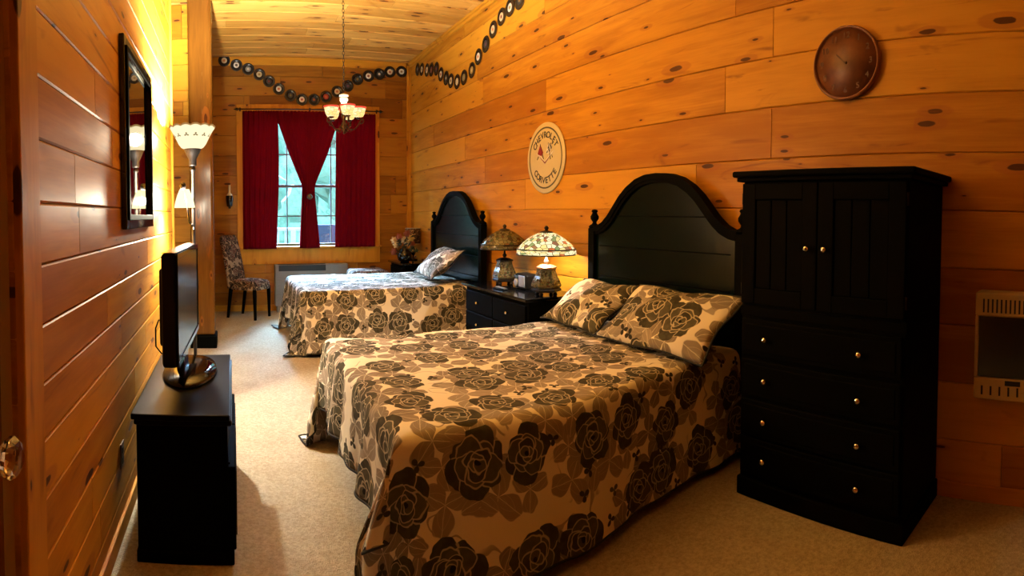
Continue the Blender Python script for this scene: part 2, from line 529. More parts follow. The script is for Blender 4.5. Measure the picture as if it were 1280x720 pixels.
# ------------------------------------------------------------------ room shell
W = 2.92; L = -.54; YB = 8.85; YF = -2.0; ZC = 4.0; XA = -2.6; YP = 6.62; YE = 5.05

def subtract(rects, hole):
    out = []
    hx0, hy0, hx1, hy1 = hole
    for (x0, y0, x1, y1) in rects:
        if hx1 <= x0 or hx0 >= x1 or hy1 <= y0 or hy0 >= y1: out.append((x0, y0, x1, y1)); continue
        if x0 < hx0: out.append((x0, y0, hx0, y1))
        if hx1 < x1: out.append((hx1, y0, x1, y1))
        a, c = max(x0, hx0), min(x1, hx1)
        if y0 < hy0: out.append((a, y0, c, hy0))
        if hy1 < y1: out.append((a, hy1, c, y1))
    return out

def boards(b, fn, u0, u1, seams, blen=(1.6, 3.6), hole=None, cham=.006, th=.022, rnd=None, g=.0012, tone=(0, 1)):
    """fn(u, v, d) -> world point, d = height above the wall plane (<= 0 goes into the wall)"""
    rnd = rnd or random
    for v0, v1 in zip(seams, seams[1:]):
        u = u0 - rnd.uniform(0, blen[0])
        while u < u1:
            l = rnd.uniform(*blen); a, c = max(u, u0), min(u + l, u1); u += l
            if c - a < .05: continue
            pr = rnd.uniform(*tone); ou, ov = rnd.uniform(0, 40), rnd.uniform(0, 40)
            rs = [(a, v0, c, v1)]
            if hole: rs = subtract(rs, hole)
            for (x0, y0, x1, y1) in rs:
                o_ = [(x0 + .001, y0 + g), (x1 - .001, y0 + g), (x1 - .001, y1 - g), (x0 + .001, y1 - g)]
                cu = .0015; i_ = [(x0 + .001 + cu, y0 + g + cham), (x1 - .001 - cu, y0 + g + cham), (x1 - .001 - cu, y1 - g - cham), (x0 + .001 + cu, y1 - g - cham)]
                U = lambda p: (p[0] + ou, p[1] + ov)
                top = [b.bm.verts.new(fn(p[0], p[1], 0)) for p in i_]
                mid = [b.bm.verts.new(fn(p[0], p[1], -cham)) for p in o_]
                low = [b.bm.verts.new(fn(p[0], p[1], -th)) for p in o_]
                b.face(top, [U(p) for p in i_], pr)
                for k in range(4):
                    k2 = (k + 1) % 4
                    b.face([mid[k], mid[k2], top[k2], top[k]], [U(o_[k]), U(o_[k2]), U(i_[k2]), U(i_[k])], pr)
                    b.face([low[k], low[k2], mid[k2], mid[k]], [U(o_[k]), U(o_[k2]), U(o_[k2]), U(o_[k])], pr)
    return b

def backing(b, x0, y0, z0, x1, y1, z1): b.box(x0, y0, z0, x1, y1, z1)
R1 = random.Random(11)
# right wall
b = B()
seams = [0, .31, .625, .94, 1.25, 1.56, 1.875, 2.20, 2.515, 2.83, 3.145, 3.46, 3.775, 4.0]
boards(b, lambda u, v, d: Vector((W - d, u, v)), YF, YB, seams, blen=(2.2, 4.6), rnd=R1)
backing(b, W + .018, YF, 0, W + .12, YB + .1, ZC + .028)
struct('wall_right', b, m['wall'])
# left wall, with the door opening
b = B(); sp = [0, .165, .34, .515, .69, .86, 1.025, 1.195, 1.37, 1.55, 1.733, 1.915, 2.107, 2.30]
while sp[-1] < 3.9: sp.append(sp[-1] + .185)
sp[-1] = ZC
DO = (.42, 0, 1.32, 2.16)
boards(b, lambda u, v, d: Vector((L + d, u, v)), YF, YE, sp, hole=DO, rnd=R1)
for (y0, y1, z0, z1) in ((YF, .42, 0, ZC + .028), (1.32, YE, 0, ZC + .028), (.42, 1.32, 2.16, ZC + .028)):
    backing(b, L - .12, y0, z0, L - .018, y1, z1)
struct('wall_left', b, m['wall'])
# back wall with window opening
WX0, WX1, WZ0, WZ1 = .21, 2.27, 1.02, 3.14
b = B(); sb = [0, .30, .60, .90, 1.22, 1.53, 1.84, 2.15, 2.46, 2.78, 3.09, 3.40, 3.70, 4.0]
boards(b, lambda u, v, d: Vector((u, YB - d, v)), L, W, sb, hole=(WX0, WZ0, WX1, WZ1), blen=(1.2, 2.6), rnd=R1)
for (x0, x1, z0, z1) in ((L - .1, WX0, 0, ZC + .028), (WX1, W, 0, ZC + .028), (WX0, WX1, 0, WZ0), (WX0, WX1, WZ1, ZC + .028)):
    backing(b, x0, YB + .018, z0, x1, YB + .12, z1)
struct('wall_back', b, m['darkwall'])
# partition wall beside the post, and the wall that closes the recess behind it
b = B(); spn = [0, .3, .6, .9, 1.2, 1.5, 1.8, 2.1, 2.4, 2.70, 2.98, 3.3, 3.6, 4.0]
boards(b, lambda u, v, d: Vector((u, YP - d, v)), XA, -.478, spn, blen=(.8, 2.0), rnd=R1)
backing(b, XA, YP + .027, 0, -.478, YP + .12, ZC + .028)
boards(b, lambda u, v, d: Vector((-.52 + d + .08, u, v)), YP + .15, YB, sb, blen=(.8, 2.0), rnd=R1)
backing(b, -.58, YP + .12, 0, -.46, YB, ZC + .028)
struct('wall_alcove', b, m['wall'])
b = B()
boards(b, lambda u, v, d: Vector((XA + d, u, v)), YE - .5, YP, spn, rnd=R1)
backing(b, XA - .12, YE - .5, 0, XA - .018, YP + .12, ZC + .028)
boards(b, lambda u, v, d: Vector((u, YE - .5 + d, v)), XA, L - .12, spn, rnd=R1)
backing(b, XA, YE - .62, 0, L - .12, YE - .518, ZC + .028)
struct('wall_alcove_side', b, m['wall'])
b = B()
boards(b, lambda u, v, d: Vector((u, YF + d, v)), L, W, spn, rnd=R1)
backing(b, L - .12, YF - .12, 0, W + .12, YF - .018, ZC + .028)
struct('wall_front', b, m['wall'])
# ceiling: boards running across the room
b = B(); cs = [YF]
k = 0
while cs[-1] < YB: cs.append(min(YB, cs[-1] + (.30, .27, .32)[k % 3])); k += 1
boards(b, lambda u, v, d: Vector((u, v, ZC - d)), XA, W, cs, blen=(2.2, 4.2), cham=.004, th=.029, rnd=R1, g=.012)
backing(b, XA - .12, YF - .12, ZC + .03, W + .12, YB + .12, ZC + .12)
struct('ceiling', b, m['ceil'])
b = B(); b.box(XA - .12, YF - .12, -.08, W + .12, YB + .12, 0)
struct('floor', b, m['carpet'])

# trims
b = B(); b.box(W - .022, YB - .05, 0, W - .001, YB - .001, 3.96, .004); b.box(W - .06, YB - .022, 0, W - .022, YB - .001, 3.96, .004); struct('trim_1', b, m['pine_z'])
b = B(); b.box(L - .01, YE - .005, 0, L + .02, YE + .02, ZC - .005, .005); b.box(L - .12, YE + .0005, 0, L - .012, YE + .02, ZC - .005, .004); struct('trim_2', b, m['pine_z'])
b = B()
for (z, d, h) in ((ZC - .075, .03, .07), (ZC - .04, .055, .036)): b.box(W - d, YF, z, W - .0005, YB - .06, z + h, .006)
struct('trim_3', b, m['pine_y'])
b = B(); b.box(-.44, YB - .03, ZC - .13, W - .07, YB - .0005, ZC - .005, .006); struct('trim_4', b, m['pine_x'])
b = B(); b.box(XA + .02, YP - .03, 2.86, -.495, YP - .0005, 2.99, .006); struct('trim_5', b, m['pine_x'])
b = B(); b.box(L + .0005, 1.48, 0, L + .018, YE - .01, .09, .005); struct('baseboard_left', b, m['pine_y'])
b = B(); b.box(-.43, YB - .018, 0, W - .07, YB - .0005, .10, .005); struct('baseboard_back', b, m['pine_x'])
b = B(); b.box(W - .018, YF + .02, 0, W - .0005, YB - .06, .09, .005); struct('baseboard_right', b, m['pine_y'])
# door casing and door in the left wall
b = B()
b.box(L - .1, 1.322, 0, L + .02, 1.47, 2.30, .006); b.box(L - .1, .27, 0, L + .02, .418, 2.30, .006); b.box(L - .1, .4185, 2.162, L + .02, 1.3215, 2.30, .006)
struct('trim_6', b, m['pine_z'])
b = B(); x = L - .045
b.box(x - .04, .425, .005, x, 1.315, 2.155, .003)
for (z0, z1) in ((.18, .78), (1.02, 2.0)):
    for (y0, y1) in ((.54, .83), (.91, 1.20)):
        b.box(x - .002, y0, z0, x + .008, y1, z1, .006); b.box(x + .002, y0 + .05, z0 + .05, x + .014, y1 - .05, z1 - .05, .006)
door = struct('door_1', b, m['door'])
b = B(); b.lathe([(.034, 0), (.034, .006), (.024, .010), (.012, .014), (.012, .045)], x, 1.195, .945, 20, axis='x')
kn = obj('door_handle', b, m['brass'], door); kn['label'] = 'brass door handle with a cut crystal knob'
b = B(); b.lathe([(.014, .044), (.030, .052), (.048, .066), (.050, .078), (.040, .092), (.022, .100), (.0001, .101)], x, 1.195, .945, 10, smooth=False, axis='x')
obj('crystal_knob', b, m['crystal'], kn)

# wooden post
t = thing('wooden_post', 'tall square varnished wooden post standing on a dark block beside the window corner', 'post', (-.34, 6.50, 0))
b = B(); b.box(-.474, 6.36, .15, -.205, 6.63, ZC - .002, .03, 3); obj('shaft', b, m['post'], t)
b = B(); b.box(-.49, 6.345, 0, -.185, 6.645, .149, .012); obj('base_block', b, m['black'], t)

# ------------------------------------------------------------------ window
b = B(); cw = .12
for (x0, x1, z0, z1) in ((WX0 - cw, WX0, WZ0 - .0, WZ1 + cw), (WX1, WX1 + cw, WZ0, WZ1 + cw), (WX0 + .0005, WX1 - .0005, WZ1, WZ1 + cw)):
    b.box(x0, YB - .024, z0, x1, YB + .10, z1, .005)
b.box(WX0 - cw - .02, YB - .055, WZ0 - .035, WX1 + cw + .02, YB + .10, WZ0 - .0005, .008)
b.box(WX0 - cw, YB - .022, WZ0 - .28, WX1 + cw, YB - .0005, WZ0 - .036, .006)
win = struct('window_1', b, m['pine_z'])
for s_, (x0, x1) in enumerate(((.225, 1.215), (1.265, 2.255))):
    b = B(); y0, y1 = YB + .03, YB + .085
    for (a, c, e, f) in ((x0, x0 + .03, WZ0, WZ1), (x1 - .03, x1, WZ0, WZ1)): b.box(a, y0, e + .005, c, y1, f - .005, .003)
    for z in (WZ0 + .005, WZ1 - .045): b.box(x0 + .03, y0, z, x1 - .03, y1, z + .04, .003)
    b.box(x0 + .03, y0, 1.955, x1 - .03, y1, 2.0, .003)
    wf = obj('window_sash', b, m['winframe'], win)
    b = B()
    for k in (1, 2):
        xx = x0 + (x1 - x0) * k / 3; b.box(xx - .009, y0 + .02, WZ0 + .045, xx + .009, y0 + .045, WZ1 - .045)
    for z in (1.50, 2.48): b.box(x0 + .03, y0 + .021, z - .009, x1 - .03, y0 + .044, z + .009)
    obj('muntin', b, m['winframe'], wf)
    b = B(); b.box(x0 + .03, y0 + .030, WZ0 + .04, x1 - .03, y0 + .034, WZ1 - .04); obj('pane', b, m['glass'], wf)
b = B(); b.box(1.2155, YB + .02, WZ0 + .001, 1.2645, YB + .10, WZ1 - .001, .003); obj('mullion', b, m['pine_z'], win)

# curtains
YC = YB - .10
def curtain(name, label, le, re, z0, z1, folds, amp, mat=m['curtain'], nx=90, nz=40, yoff=0, seed=0):
    rn = random.Random(seed); ph = rn.uniform(0, 6)
    b = B()
    def pt(u, v):
        z = z1 + (z0 - z1) * v
        a, c = le(v), re(v); x = a + (c - a) * u
        w = (c - a)
        k = amp * (0.55 + .45 * math.sin(u * 5 + ph)) * (0.7 + .3 * v)
        y = YC + yoff + k * math.sin(u * folds * 2 * PI + ph + .6 * math.sin(v * 3 + u * 4)) + .004 * math.sin(u * folds * 4 * PI + v * 9)
        if v < .03: z += .012 * abs(math.sin(u * folds * 2 * PI))
        return Vector((x, y, z))
    b.grid(pt, nx, nz)
    o = obj(name, b, mat, solid=.003)
    return tag(o, label, 'curtain', 'red curtains over the window')
def lerp(t, pts):
    for (a, x), (c, y) in zip(pts, pts[1:]):
        if t <= c: 
            k = (t - a) / (c - a); return x + (y - x) * k
    return pts[-1][1]
zt, zb = 3.135, 1.00
curtain('curtain', 'straight dark red curtain panel hanging at the side of the window nearest the post', lambda v: .185 - .01 * v, lambda v: .735 - .02 * v + .02 * math.sin(v * 4), zb - .01, zt, 7, .022, seed=1)
curtain('curtain', 'straight dark red curtain panel hanging at the side of the window under the chandelier', lambda v: 1.66 - .03 * v, lambda v: 2.305 - .015 * v, zb, zt - .02, 8, .022, seed=2)
cc = curtain('curtain', 'middle dark red curtain gathered to a narrow waist by a tieback', lambda v: lerp(v, [(0, .70), (.07, .72), (.10, .755), (.3, .90), (.54, 1.105), (.62, 1.10), (1, 1.06)]),
        lambda v: lerp(v, [(0, 1.70), (.07, 1.685), (.10, 1.66), (.3, 1.52), (.54, 1.305), (.62, 1.31), (1, 1.385)]), zb - .005, zt - .01, 9, .020, yoff=-.045, seed=3)
b = B(); b.lathe([(.002, -.012), (.03, -.010), (.045, 0), (.03, .010), (.002, .012)], 1.215, YC - .10, 1.80, 14, axis='y')
off = ORG[cc]
tb = obj('tieback', b, m['olive'], cc); tb['label'] = 'round tieback button'
t = thing('curtain_rod', 'dark curtain rod with pointed ends across the top of the window', 'curtain rod', (1.25, YC, 3.1))
b = B(); b.tube([(.13, YC - .01, 3.168), (2.36, YC - .01, 3.168)], .009, 8); obj('rod', b, m['iron'], t)
for x, sg in ((.13, -1), (2.36, 1)):
    b = B(); b.lathe([(.009, 0), (.022, .012), (.024, .03), (.012, .05), (.001, .085)], 0, 0, 0, 12)
    bmesh.ops.rotate(b.bm, verts=b.bm.verts, matrix=Matrix.Rotation(sg * PI / 2, 3, 'Y')); bmesh.ops.translate(b.bm, verts=b.bm.verts, vec=(x, YC - .01, 3.168))
    obj('finial', b, m['iron'], t)
for x in (.15, 1.25, 2.34):
    b = B(); b.box(x - .008, YC - .012, 3.178, x + .008, YB - .026, 3.19, .002); b.box(x - .012, YB - .03, 3.15, x + .012, YB - .0255, 3.21, .001); obj('bracket', b, m['iron'], t)

# outdoors
b = B(); b.box(-3, YB + .13, .10, 6, YB + 3.2, .22); struct('ground_deck', b, m['deck'])
b = B(); b.box(-14, YB + 3.2, -.6, 18, YB + 22, -.5); struct('ground_yard', b, m['hill'])
b = B()
def hill(u, v):
    a = (u - .5) * 40; y = YB + 16 + 3 * math.cos(u * 9) + v * 4
    return Vector((a + 1.5, y, -.5 + v * 9 + .6 * math.sin(u * 40) * v + .5 * math.sin(u * 73 + v * 20)))
b.grid(hill, 90, 30); struct('hill', b, m['hill'])
t = thing('deck_railing', 'pale wooden railing on the deck outside the window', 'railing', (1.2, YB + 2.6, .22))
b = B(); yr = YB + 2.6; b.box(-2, yr - .05, 1.20, 5, yr + .05, 1.26, .006); b.box(-2, yr - .02, .32, 5, yr + .02, .38, .004); obj('rail', b, m['rail'], t)
for k in range(46):
    x = -1.9 + k * .15; b = B(); b.box(x - .02, yr - .018, .38, x + .02, yr + .018, 1.20); obj('baluster', b, m['rail'], t)
for x in (-2.0, 1.25, 4.4):
    b = B(); b.box(x - .05, yr - .12, .22, x + .05, yr - .052, 1.24, .005); obj('railing_post', b, m['rail'], t)
t = thing('deck_chair', 'blue canvas deck chair outside the window beside the railing', 'chair', (1.82, YB + 1.6, .22))
y0 = YB + 1.4
b = B(); b.box(1.58, y0, .62, 2.10, y0 + .48, .66, .015); obj('seat', b, m['blue'], t)
b = B(); b.box(1.58, y0 - .03, .68, 2.10, y0 + .01, 1.34, .012); obj('backrest', b, m['blue'], t)
for x in (1.57, 2.11):
    for yy in (y0, y0 + .44):
        b = B(); b.tube([(x, yy, .22), (x, yy, .86)], .018, 8); obj('leg', b, m['blue'], t)
    b = B(); b.box(x - .03, y0 - .03, .861, x + .03, y0 + .5, .885, .006); obj('armrest', b, m['blue'], t)
rt = random.Random(3)
for i, (x, y, h) in enumerate(((-1.2, 16.5, 5.2), (.9, 19.5, 6.0), (3.0, 15.5, 5.0), (5.2, 19.0, 6.5))):
    t = thing('tree', ['pale leafy tree on the slope outside, seen past the curtain nearest the post', 'tallest pale leafy tree on the slope outside the middle of the window', 'pale leafy tree outside behind the blue deck chair', 'pale leafy tree outside at the far side behind the curtain under the chandelier'][i], 'tree', (x, y, -.5), 'trees outside the window')
    b = B(); b.tube([(x, y, -.5), (x + .1, y, h * .35), (x, y + .1, h * .75)], [.16, .12, .05], 8); obj('trunk', b, m['bark'], t)
    b = B()
    for k in range(26):
        a = rt.uniform(0, 6.28); r = rt.uniform(.1, 1.2); z = rt.uniform(h * .3, h)
        bmesh.ops.create_icosphere(b.bm, subdivisions=2, radius=rt.uniform(.35, .75), matrix=Matrix.Translation((x + r * math.cos(a) * (1.2 - z / h * .7), y + r * math.sin(a), z)))
    for v in b.bm.verts: v.co += Vector((rt.uniform(-.09, .09), rt.uniform(-.09, .09), rt.uniform(-.09, .09)))
    obj('foliage', b, m['treeleaf'], t, weld=False)

# ------------------------------------------------------------------ beds
def headboard_z(s):
    a = abs(s)
    pts = [(0, 1.79), (.12, 1.783), (.22, 1.755), (.32, 1.70), (.40, 1.635), (.47, 1.56), (.54, 1.485), (.61, 1.43), (.68, 1.40), (.80, 1.39)]
    return lerp(a, pts)
def bed(y0, y1, x0, ztop, yc, half, label, zoff=0):
    t = thing('bed', label, 'bed', ((x0 + 2.7) / 2, (y0 + y1) / 2, 0))
    xh = 2.80
    poly = [(s / 40 * (half - .03), headboard_z(s / 40 * (half - .03) * .76 / half) + zoff) for s in range(-40, 41)]
    b = B(); b.prism([(-half + .03, .35)] + [(half - .03, .35)] + poly[::-1], lambda a, c, d: Vector((xh + d, yc + a, c)), -.012, .016)
    hb = obj('headboard', b, m['headboard'], t)
    b = B()   # raised moulding that follows the arch
    ring = []
    for k in range(len(poly)):
        p, q = poly[max(k - 1, 0)], poly[min(k + 1, len(poly) - 1)]
        tx, tz = q[0] - p[0], q[1] - p[1]; l = math.hypot(tx, tz); ring.append((poly[k], (-tz / l, tx / l)))
    for (d0, d1, w0, w1) in ((-.030, .030, -.045, .012), (-.040, .034, -.020, .022)):
        def pt(u, v, d0=d0, d1=d1, w0=w0, w1=w1):
            k = int(round(v * (len(ring) - 1))); (a, c), (nx, nz) = ring[k]
            q = [(d0, w0), (d1, w0), (d1, w1), (d0, w1)][int(round(u * 4)) % 4]
            return Vector((xh + q[0], yc + a + nx * q[1], c + nz * q[1]))
        b.grid(pt, 4, len(ring) - 1, closed_u=True, smooth=False)
    obj('arch_moulding', b, m['black'], hb)
    b = B()
    for z in (.78, 1.02, 1.26, 1.50): 
        w = half - .09
        while headboard_z(w * .76 / half) + zoff < z + .05 and w > .05: w -= .02
        b.box(xh - .0155, yc - w, z - .004, xh - .0125, yc + w, z + .004)
    obj('panel_seam', b, m['black'], hb)
    for sg in (-1, 1):
        y = yc + sg * half
        b = B(); b.box(xh - .04, y - .04, 0, xh + .04, y + .04, 1.40 + zoff, .008)
        b.lathe([(.045, 0), (.050, .012), (.034, .028)], xh, y, 1.40 + zoff, 16)
        p = obj('headboard_post', b, m['black'], t)
        b = B(); b.lathe([(.030, .026), (.018, .040), (.017, .050), (.034, .075), (.036, .095), (.022, .118), (.020, .128), (.028, .138), (.022, .150), (.0001, .155)], xh, y, 1.40 + zoff, 16)
        obj('finial', b, m['black'], p)
    b = B(); b.box(x0 + .06, y0 + .05, .12, 2.74, y1 - .05, .34, .03); obj('box_spring', b, m['redcloth'], t)
    b = B(); b.box(x0 + .05, y0 + .045, .345, 2.75, y1 - .045, ztop - .022, .05, 3); obj('mattress', b, m['redcloth'], t)
    for x in (x0 + .15, 2.6):
        for y in (y0 + .15, y1 - .15):
            b = B(); b.lathe([(.03, 0), (.035, .118)], x, y, 0, 12); obj('leg', b, m['black'], t)
    return t

def bedspread(label, x0, x1, y0, y1, top, dfoot, dside, seed, wave=.022, uoff=0.0, voff=0.0, flare=.06, taper=0.0):
    rn = random.Random(seed); R = .06
    X0, Y0, Y1 = x0 + R, y0 + R, y1 - R
    ph = [rn.uniform(0, 6.28) for _ in range(6)]
    ua, ub, va, vb = X0 - dfoot, x1, Y0 - dside, Y1 + dside
    nu = int((ub - ua) / .028); nv = int((vb - va) / .028)
    b = B()
    def pt(i, j):
        u = ua + (ub - ua) * i; v = va + (vb - va) * j
        a = max(0, X0 - u); c = max(0, Y0 - v); e = max(0, v - Y1); sy = -1 if c > 0 else 1; cb = max(c, e)
        bx, by = max(u, X0), min(max(v, Y0), Y1)
        z = top + .004 * math.sin(bx * 7 + ph[0]) * math.sin(by * 6 + ph[1]) + .003 * math.sin(bx * 17 + by * 13 + ph[2])
        r = math.hypot(a, cb)
        if r < 1e-6:
            q_ = min(1, max(0, (u - 1.15) / 1.3)); q_ = q_ * q_ * (3 - 2 * q_)
            return Vector((u, v + taper * q_ * max(0, min(1, (Y1 - v) / 1.2)), z))
        dx, dy = -a / r, sy * cb / r
        if a > 0 and cb > 0:
            an = math.atan2(cb, a); w = an * .55 + (0 if sy < 0 else 3); rr = max(a, cb) + .38 * min(a, cb) + .10 * math.sin(2 * an) * min(1, r)
        else:
            w = -v if cb == 0 else bx * .9 + (0 if sy < 0 else 3); rr = r; an = 0
        if rr < R * PI / 2: out = R * math.sin(rr / R); dz = R * (1 - math.cos(rr / R))
        else:
            q = rr - R * PI / 2; out = R + q * flare; dz = R + q * math.sqrt(1 - flare * flare)
        k = min(1, max(0, (rr - .05) / .5))
        wv = wave * k * (math.sin(w * 15 + ph[3]) + .55 * math.sin(w * 27 + ph[4]))
        if a > 0 and cb > 0: wv += .07 * k * math.sin(2 * an) ** 2
        if cb == 0: wv *= 1.35
        elif a == 0: wv *= .35
        out += wv + .5 * wave * k
        z -= dz
        if z < .010:
            ex = .010 - z; z = .010 + .012 * abs(math.sin(w * 20 + ph[5])) * min(1, ex * 8); out += ex * .6
        px_, py_ = bx + dx * out, by + dy * out
        if taper:
            q_ = min(1, max(0, (bx - 1.15) / 1.3)); q_ = q_ * q_ * (3 - 2 * q_)
            py_ += (taper * q_ - .04 * math.sin(min(1, max(0, (bx - X0) / 1.1)) * PI) * min(1, cb * 2.5)) * max(0, min(1, (Y1 - by) / 1.2)) * (1 if sy < 0 or cb == 0 else 0)
        if a > 0 and cb > 0:
            f_ = math.sin(2 * an) ** 1.2 * k
            px_ -= .05 * f_; py_ -= sy * .26 * f_
        return Vector((px_, py_, z))
    b.grid(pt, nu, nv, uvf=lambda i, j: (ua + (ub - ua) * i + uoff, va + (vb - va) * j + voff))
    o = obj('bedspread', b, m['rose'], solid=.008)
    tag(o, label, 'bedspread')
    # dark bound edge
    b = B(); edge = [pt(0, j / (2 * nv)) for j in range(2 * nv + 1)]
    e1 = [pt(i / (2 * nu), 0) for i in range(2 * nu, -1, -1)]; e2 = [pt(i / (2 * nu), 1) for i in range(2 * nu + 1)]
    b.tube([p + Vector((0, 0, .004)) for p in e1 + edge[1:] + e2[1:]], .007, 6)
    obj('bound_edge', b, m['piping'], o)
    return o

BED1 = dict(y0=1.98, y1=3.74, x0=.62); BED2 = dict(y0=5.84, y1=7.55, x0=.72)
bed(2.14, 3.70, .66, .66, 2.93, .77, 'bed with tall black arched headboard standing between wardrobe and black nightstand')
bed(5.88, 7.51, .76, .69, 6.62, .79, 'bed nearer the window with an arched black headboard catching green light')
bedspread('cream bedspread woven with dark roses covering the bed beside the wardrobe', .60, 2.74, 1.98, 3.74, .668, .46, .655, 5, uoff=.12, voff=.05, taper=.15)
bedspread('cream bedspread with dark roses tinted blue by window light on the far bed', .72, 2.74, 5.84, 7.55, .698, .50, .69, 9, uoff=.31, voff=.22)

def pillow(label, c, w, h, T, tilt, yaw=0, roll=0, uo=0, vo=0, seed=0):
    """c: middle of the lower edge; leans back (towards +x) by tilt from horizontal"""
    rn = random.Random(seed)
    def side(sg):
        def pt(u, v):
            a, e = u * 2 - 1, v * 2 - 1
            k = max(0, 1 - abs(a) ** 2.6) ** .6 * max(0, 1 - abs(e) ** 2.6) ** .6
            ear = 1 + .05 * (abs(a) * abs(e)) ** 2 - .03 * (1 - abs(a) ** 2) * abs(e) - .02 * (1 - e * e) * abs(a)
            y = a * w / 2 * ear; x = (e * ear + 1) * h / 2
            n = sg * T / 2 * k * (1 + .12 * math.sin(a * 4 + seed) * math.sin(e * 3 + 1)) + .012 * math.sin(a * 5 + e * 4 + seed)
            return Vector((x, y, n))
        return pt
    Rm = Matrix.Rotation(yaw, 4, 'Z') @ Matrix.Rotation(roll, 4, 'X') @ Matrix.Rotation(-tilt, 4, 'Y')
    T_ = Matrix.Translation(c)
    b = B()
    for sg in (1, -1):
        f = side(sg)
        b.grid(lambda u, v: T_ @ Rm @ f(u, v), 30, 22, uvf=lambda u, v: (v * h + uo, -u * w + vo))
    o = obj('pillow', b, m['rosepil'])
    tag(o, label, 'pillow')
    f = side(1); b = B()
    loop = [f(k / 24, 0) for k in range(25)] + [f(1, k / 24) for k in range(1, 25)] + [f(1 - k / 24, 1) for k in range(1, 25)] + [f(0, 1 - k / 24) for k in range(1, 25)]
    b.tube([T_ @ Rm @ p for p in loop], .0065, 6, cap=False)
    obj('piping', b, m['piping'], o)
    return o
pillow('rose patterned pillow lying in front on the bed beside the wardrobe', (2.27, 2.50, .70), .90, .50, .17, math.radians(38), yaw=math.radians(1), uo=.25, vo=.62, seed=1)
pillow('rose patterned pillow tucked behind the front one, towards the lit lamp', (2.305, 3.375, .70), .72, .48, .16, math.radians(36), yaw=math.radians(-3), uo=.05, vo=.1, seed=2)
pillow('rose patterned pillow leaning against the headboard of the bed nearer the window', (2.27, 6.42, .775), .92, .50, .17, math.radians(38), yaw=math.radians(-6), uo=.6, vo=.3, seed=3)

# ------------------------------------------------------------------ wardrobe
def knob(parent, x, y, z, r=.015):
    b = B(); b.lathe([(.006, 0), (.006, -.012), (r, -.018), (r * 1.05, -.026), (r * .6, -.032), (.0001, -.034)], x, y, z, 14, axis='x')
    return obj('knob', b, m['knob'], parent)
wx, wy0, wy1 = 2.37, .905, 1.845
t = thing('wardrobe', 'tall black wardrobe with two panelled doors over four drawers, against the pine wall', 'wardrobe', (2.64, 1.375, 0))
b = B(); b.box(wx + .022, wy0, .10, W - .02, wy1, 1.69, .006)
b.box(wx + .014, wy0 - .006, .98, wx + .03, wy1 + .006, 1.03, .004)
obj('body', b, m['black'], t)
b = B(); b.box(wx - .012, wy0 - .025, 1.69, W - .005, wy1 + .025, 1.712, .006); b.box(wx - .03, wy0 - .045, 1.7125, W - .003, wy1 + .045, 1.745, .010); obj('cornice', b, m['black'], t)
b = B(); b.box(wx + .005, wy0 - .01, 0, W - .02, wy1 + .01, .0995, .008); obj('plinth', b, m['black'], t)
for (a, c, ky) in ((1.378, 1.838, 1.425), (.912, 1.372, 1.325)):
    b = B(); z0, z1 = 1.045, 1.680
    f = .085
    for (p, q, r, s) in ((a, a + f, z0, z1), (c - f, c, z0, z1)): b.box(wx, p, r, wx + .021, q, s, .004)
    for (r, s) in ((z0, z0 + f), (z1 - f, z1)): b.box(wx, a + f, r, wx + .021, c - f, s, .004)
    n = 3; wdt = (c - a - 2 * f) / n
    for k in range(n): b.box(wx + .010, a + f + k * wdt + .002, z0 + f, wx + .020, a + f + (k + 1) * wdt - .002, z1 - f, .004)
    d = obj('door', b, m['black'], t)
    knob(d, wx, ky, 1.352)
    for z in (1.60, 1.12):
        hy = c + .003 if ky > 1.375 else a - .003
        b = B(); b.tube([(wx + .012, hy, z - .03), (wx + .012, hy, z + .03)], .006, 8); obj('hinge', b, m['iron'], d)
for zc_ in (.868, .652, .438, .232):
    b = B(); b.box(wx, wy0 + .015, zc_ - .098, wx + .021, wy1 - .015, zc_ + .098, .006); b.box(wx - .005, wy0 + .04, zc_ - .072, wx + .01, wy1 - .04, zc_ + .072, .005)
    d = obj('drawer', b, m['black'], t)
    for y in (1.663, 1.125): knob(d, wx - .005, y, zc_)

# ------------------------------------------------------------------ nightstands
def nightstand(x0, x1, y0, y1, h, label, rows, cols):
    t = thing('nightstand', label, 'nightstand', ((x0 + x1) / 2, (y0 + y1) / 2, 0))
    b = B(); b.box(x0 + .045, y0 + .03, .08, x1 - .03, y1 - .03, h - .032, .006); obj('body', b, m['black'], t)
    b = B(); b.box(x0, y0, h - .028, x1 - .008, y1, h, .007); b.box(x0 + .015, y0 + .015, h - .0315, x1 - .015, y1 - .015, h - .0285); obj('top', b, m['blackgloss'], t)
    b = B(); b.box(x0 + .03, y0 + .02, 0, x1 - .03, y1 - .02, .0795, .008); obj('plinth', b, m['black'], t)
    for r in range(rows):
        for c in range(cols):
            zz0 = .10 + (h - .15) * r / rows; zz1 = .10 + (h - .15) * (r + 1) / rows - .015
            a = y0 + .05 + (y1 - y0 - .1) * c / cols; e = y0 + .05 + (y1 - y0 - .1) * (c + 1) / cols - .012
            b = B(); b.box(x0 + .022, a, zz0, x0 + .0445, e, zz1, .005); d = obj('drawer', b, m['black'], t)
            knob(d, x0 + .022, (a + e) / 2, (zz0 + zz1) / 2, .013)
    return t
NS = .80
nightstand(2.33, W - .002, 4.02, 5.36, NS, 'wide black nightstand between the two beds carrying the stained glass lamps', 3, 2)
nightstand(2.42, W - .03, 7.72, 8.46, .80, 'black nightstand in the far corner with flowers, half hidden behind the bed', 3, 1)

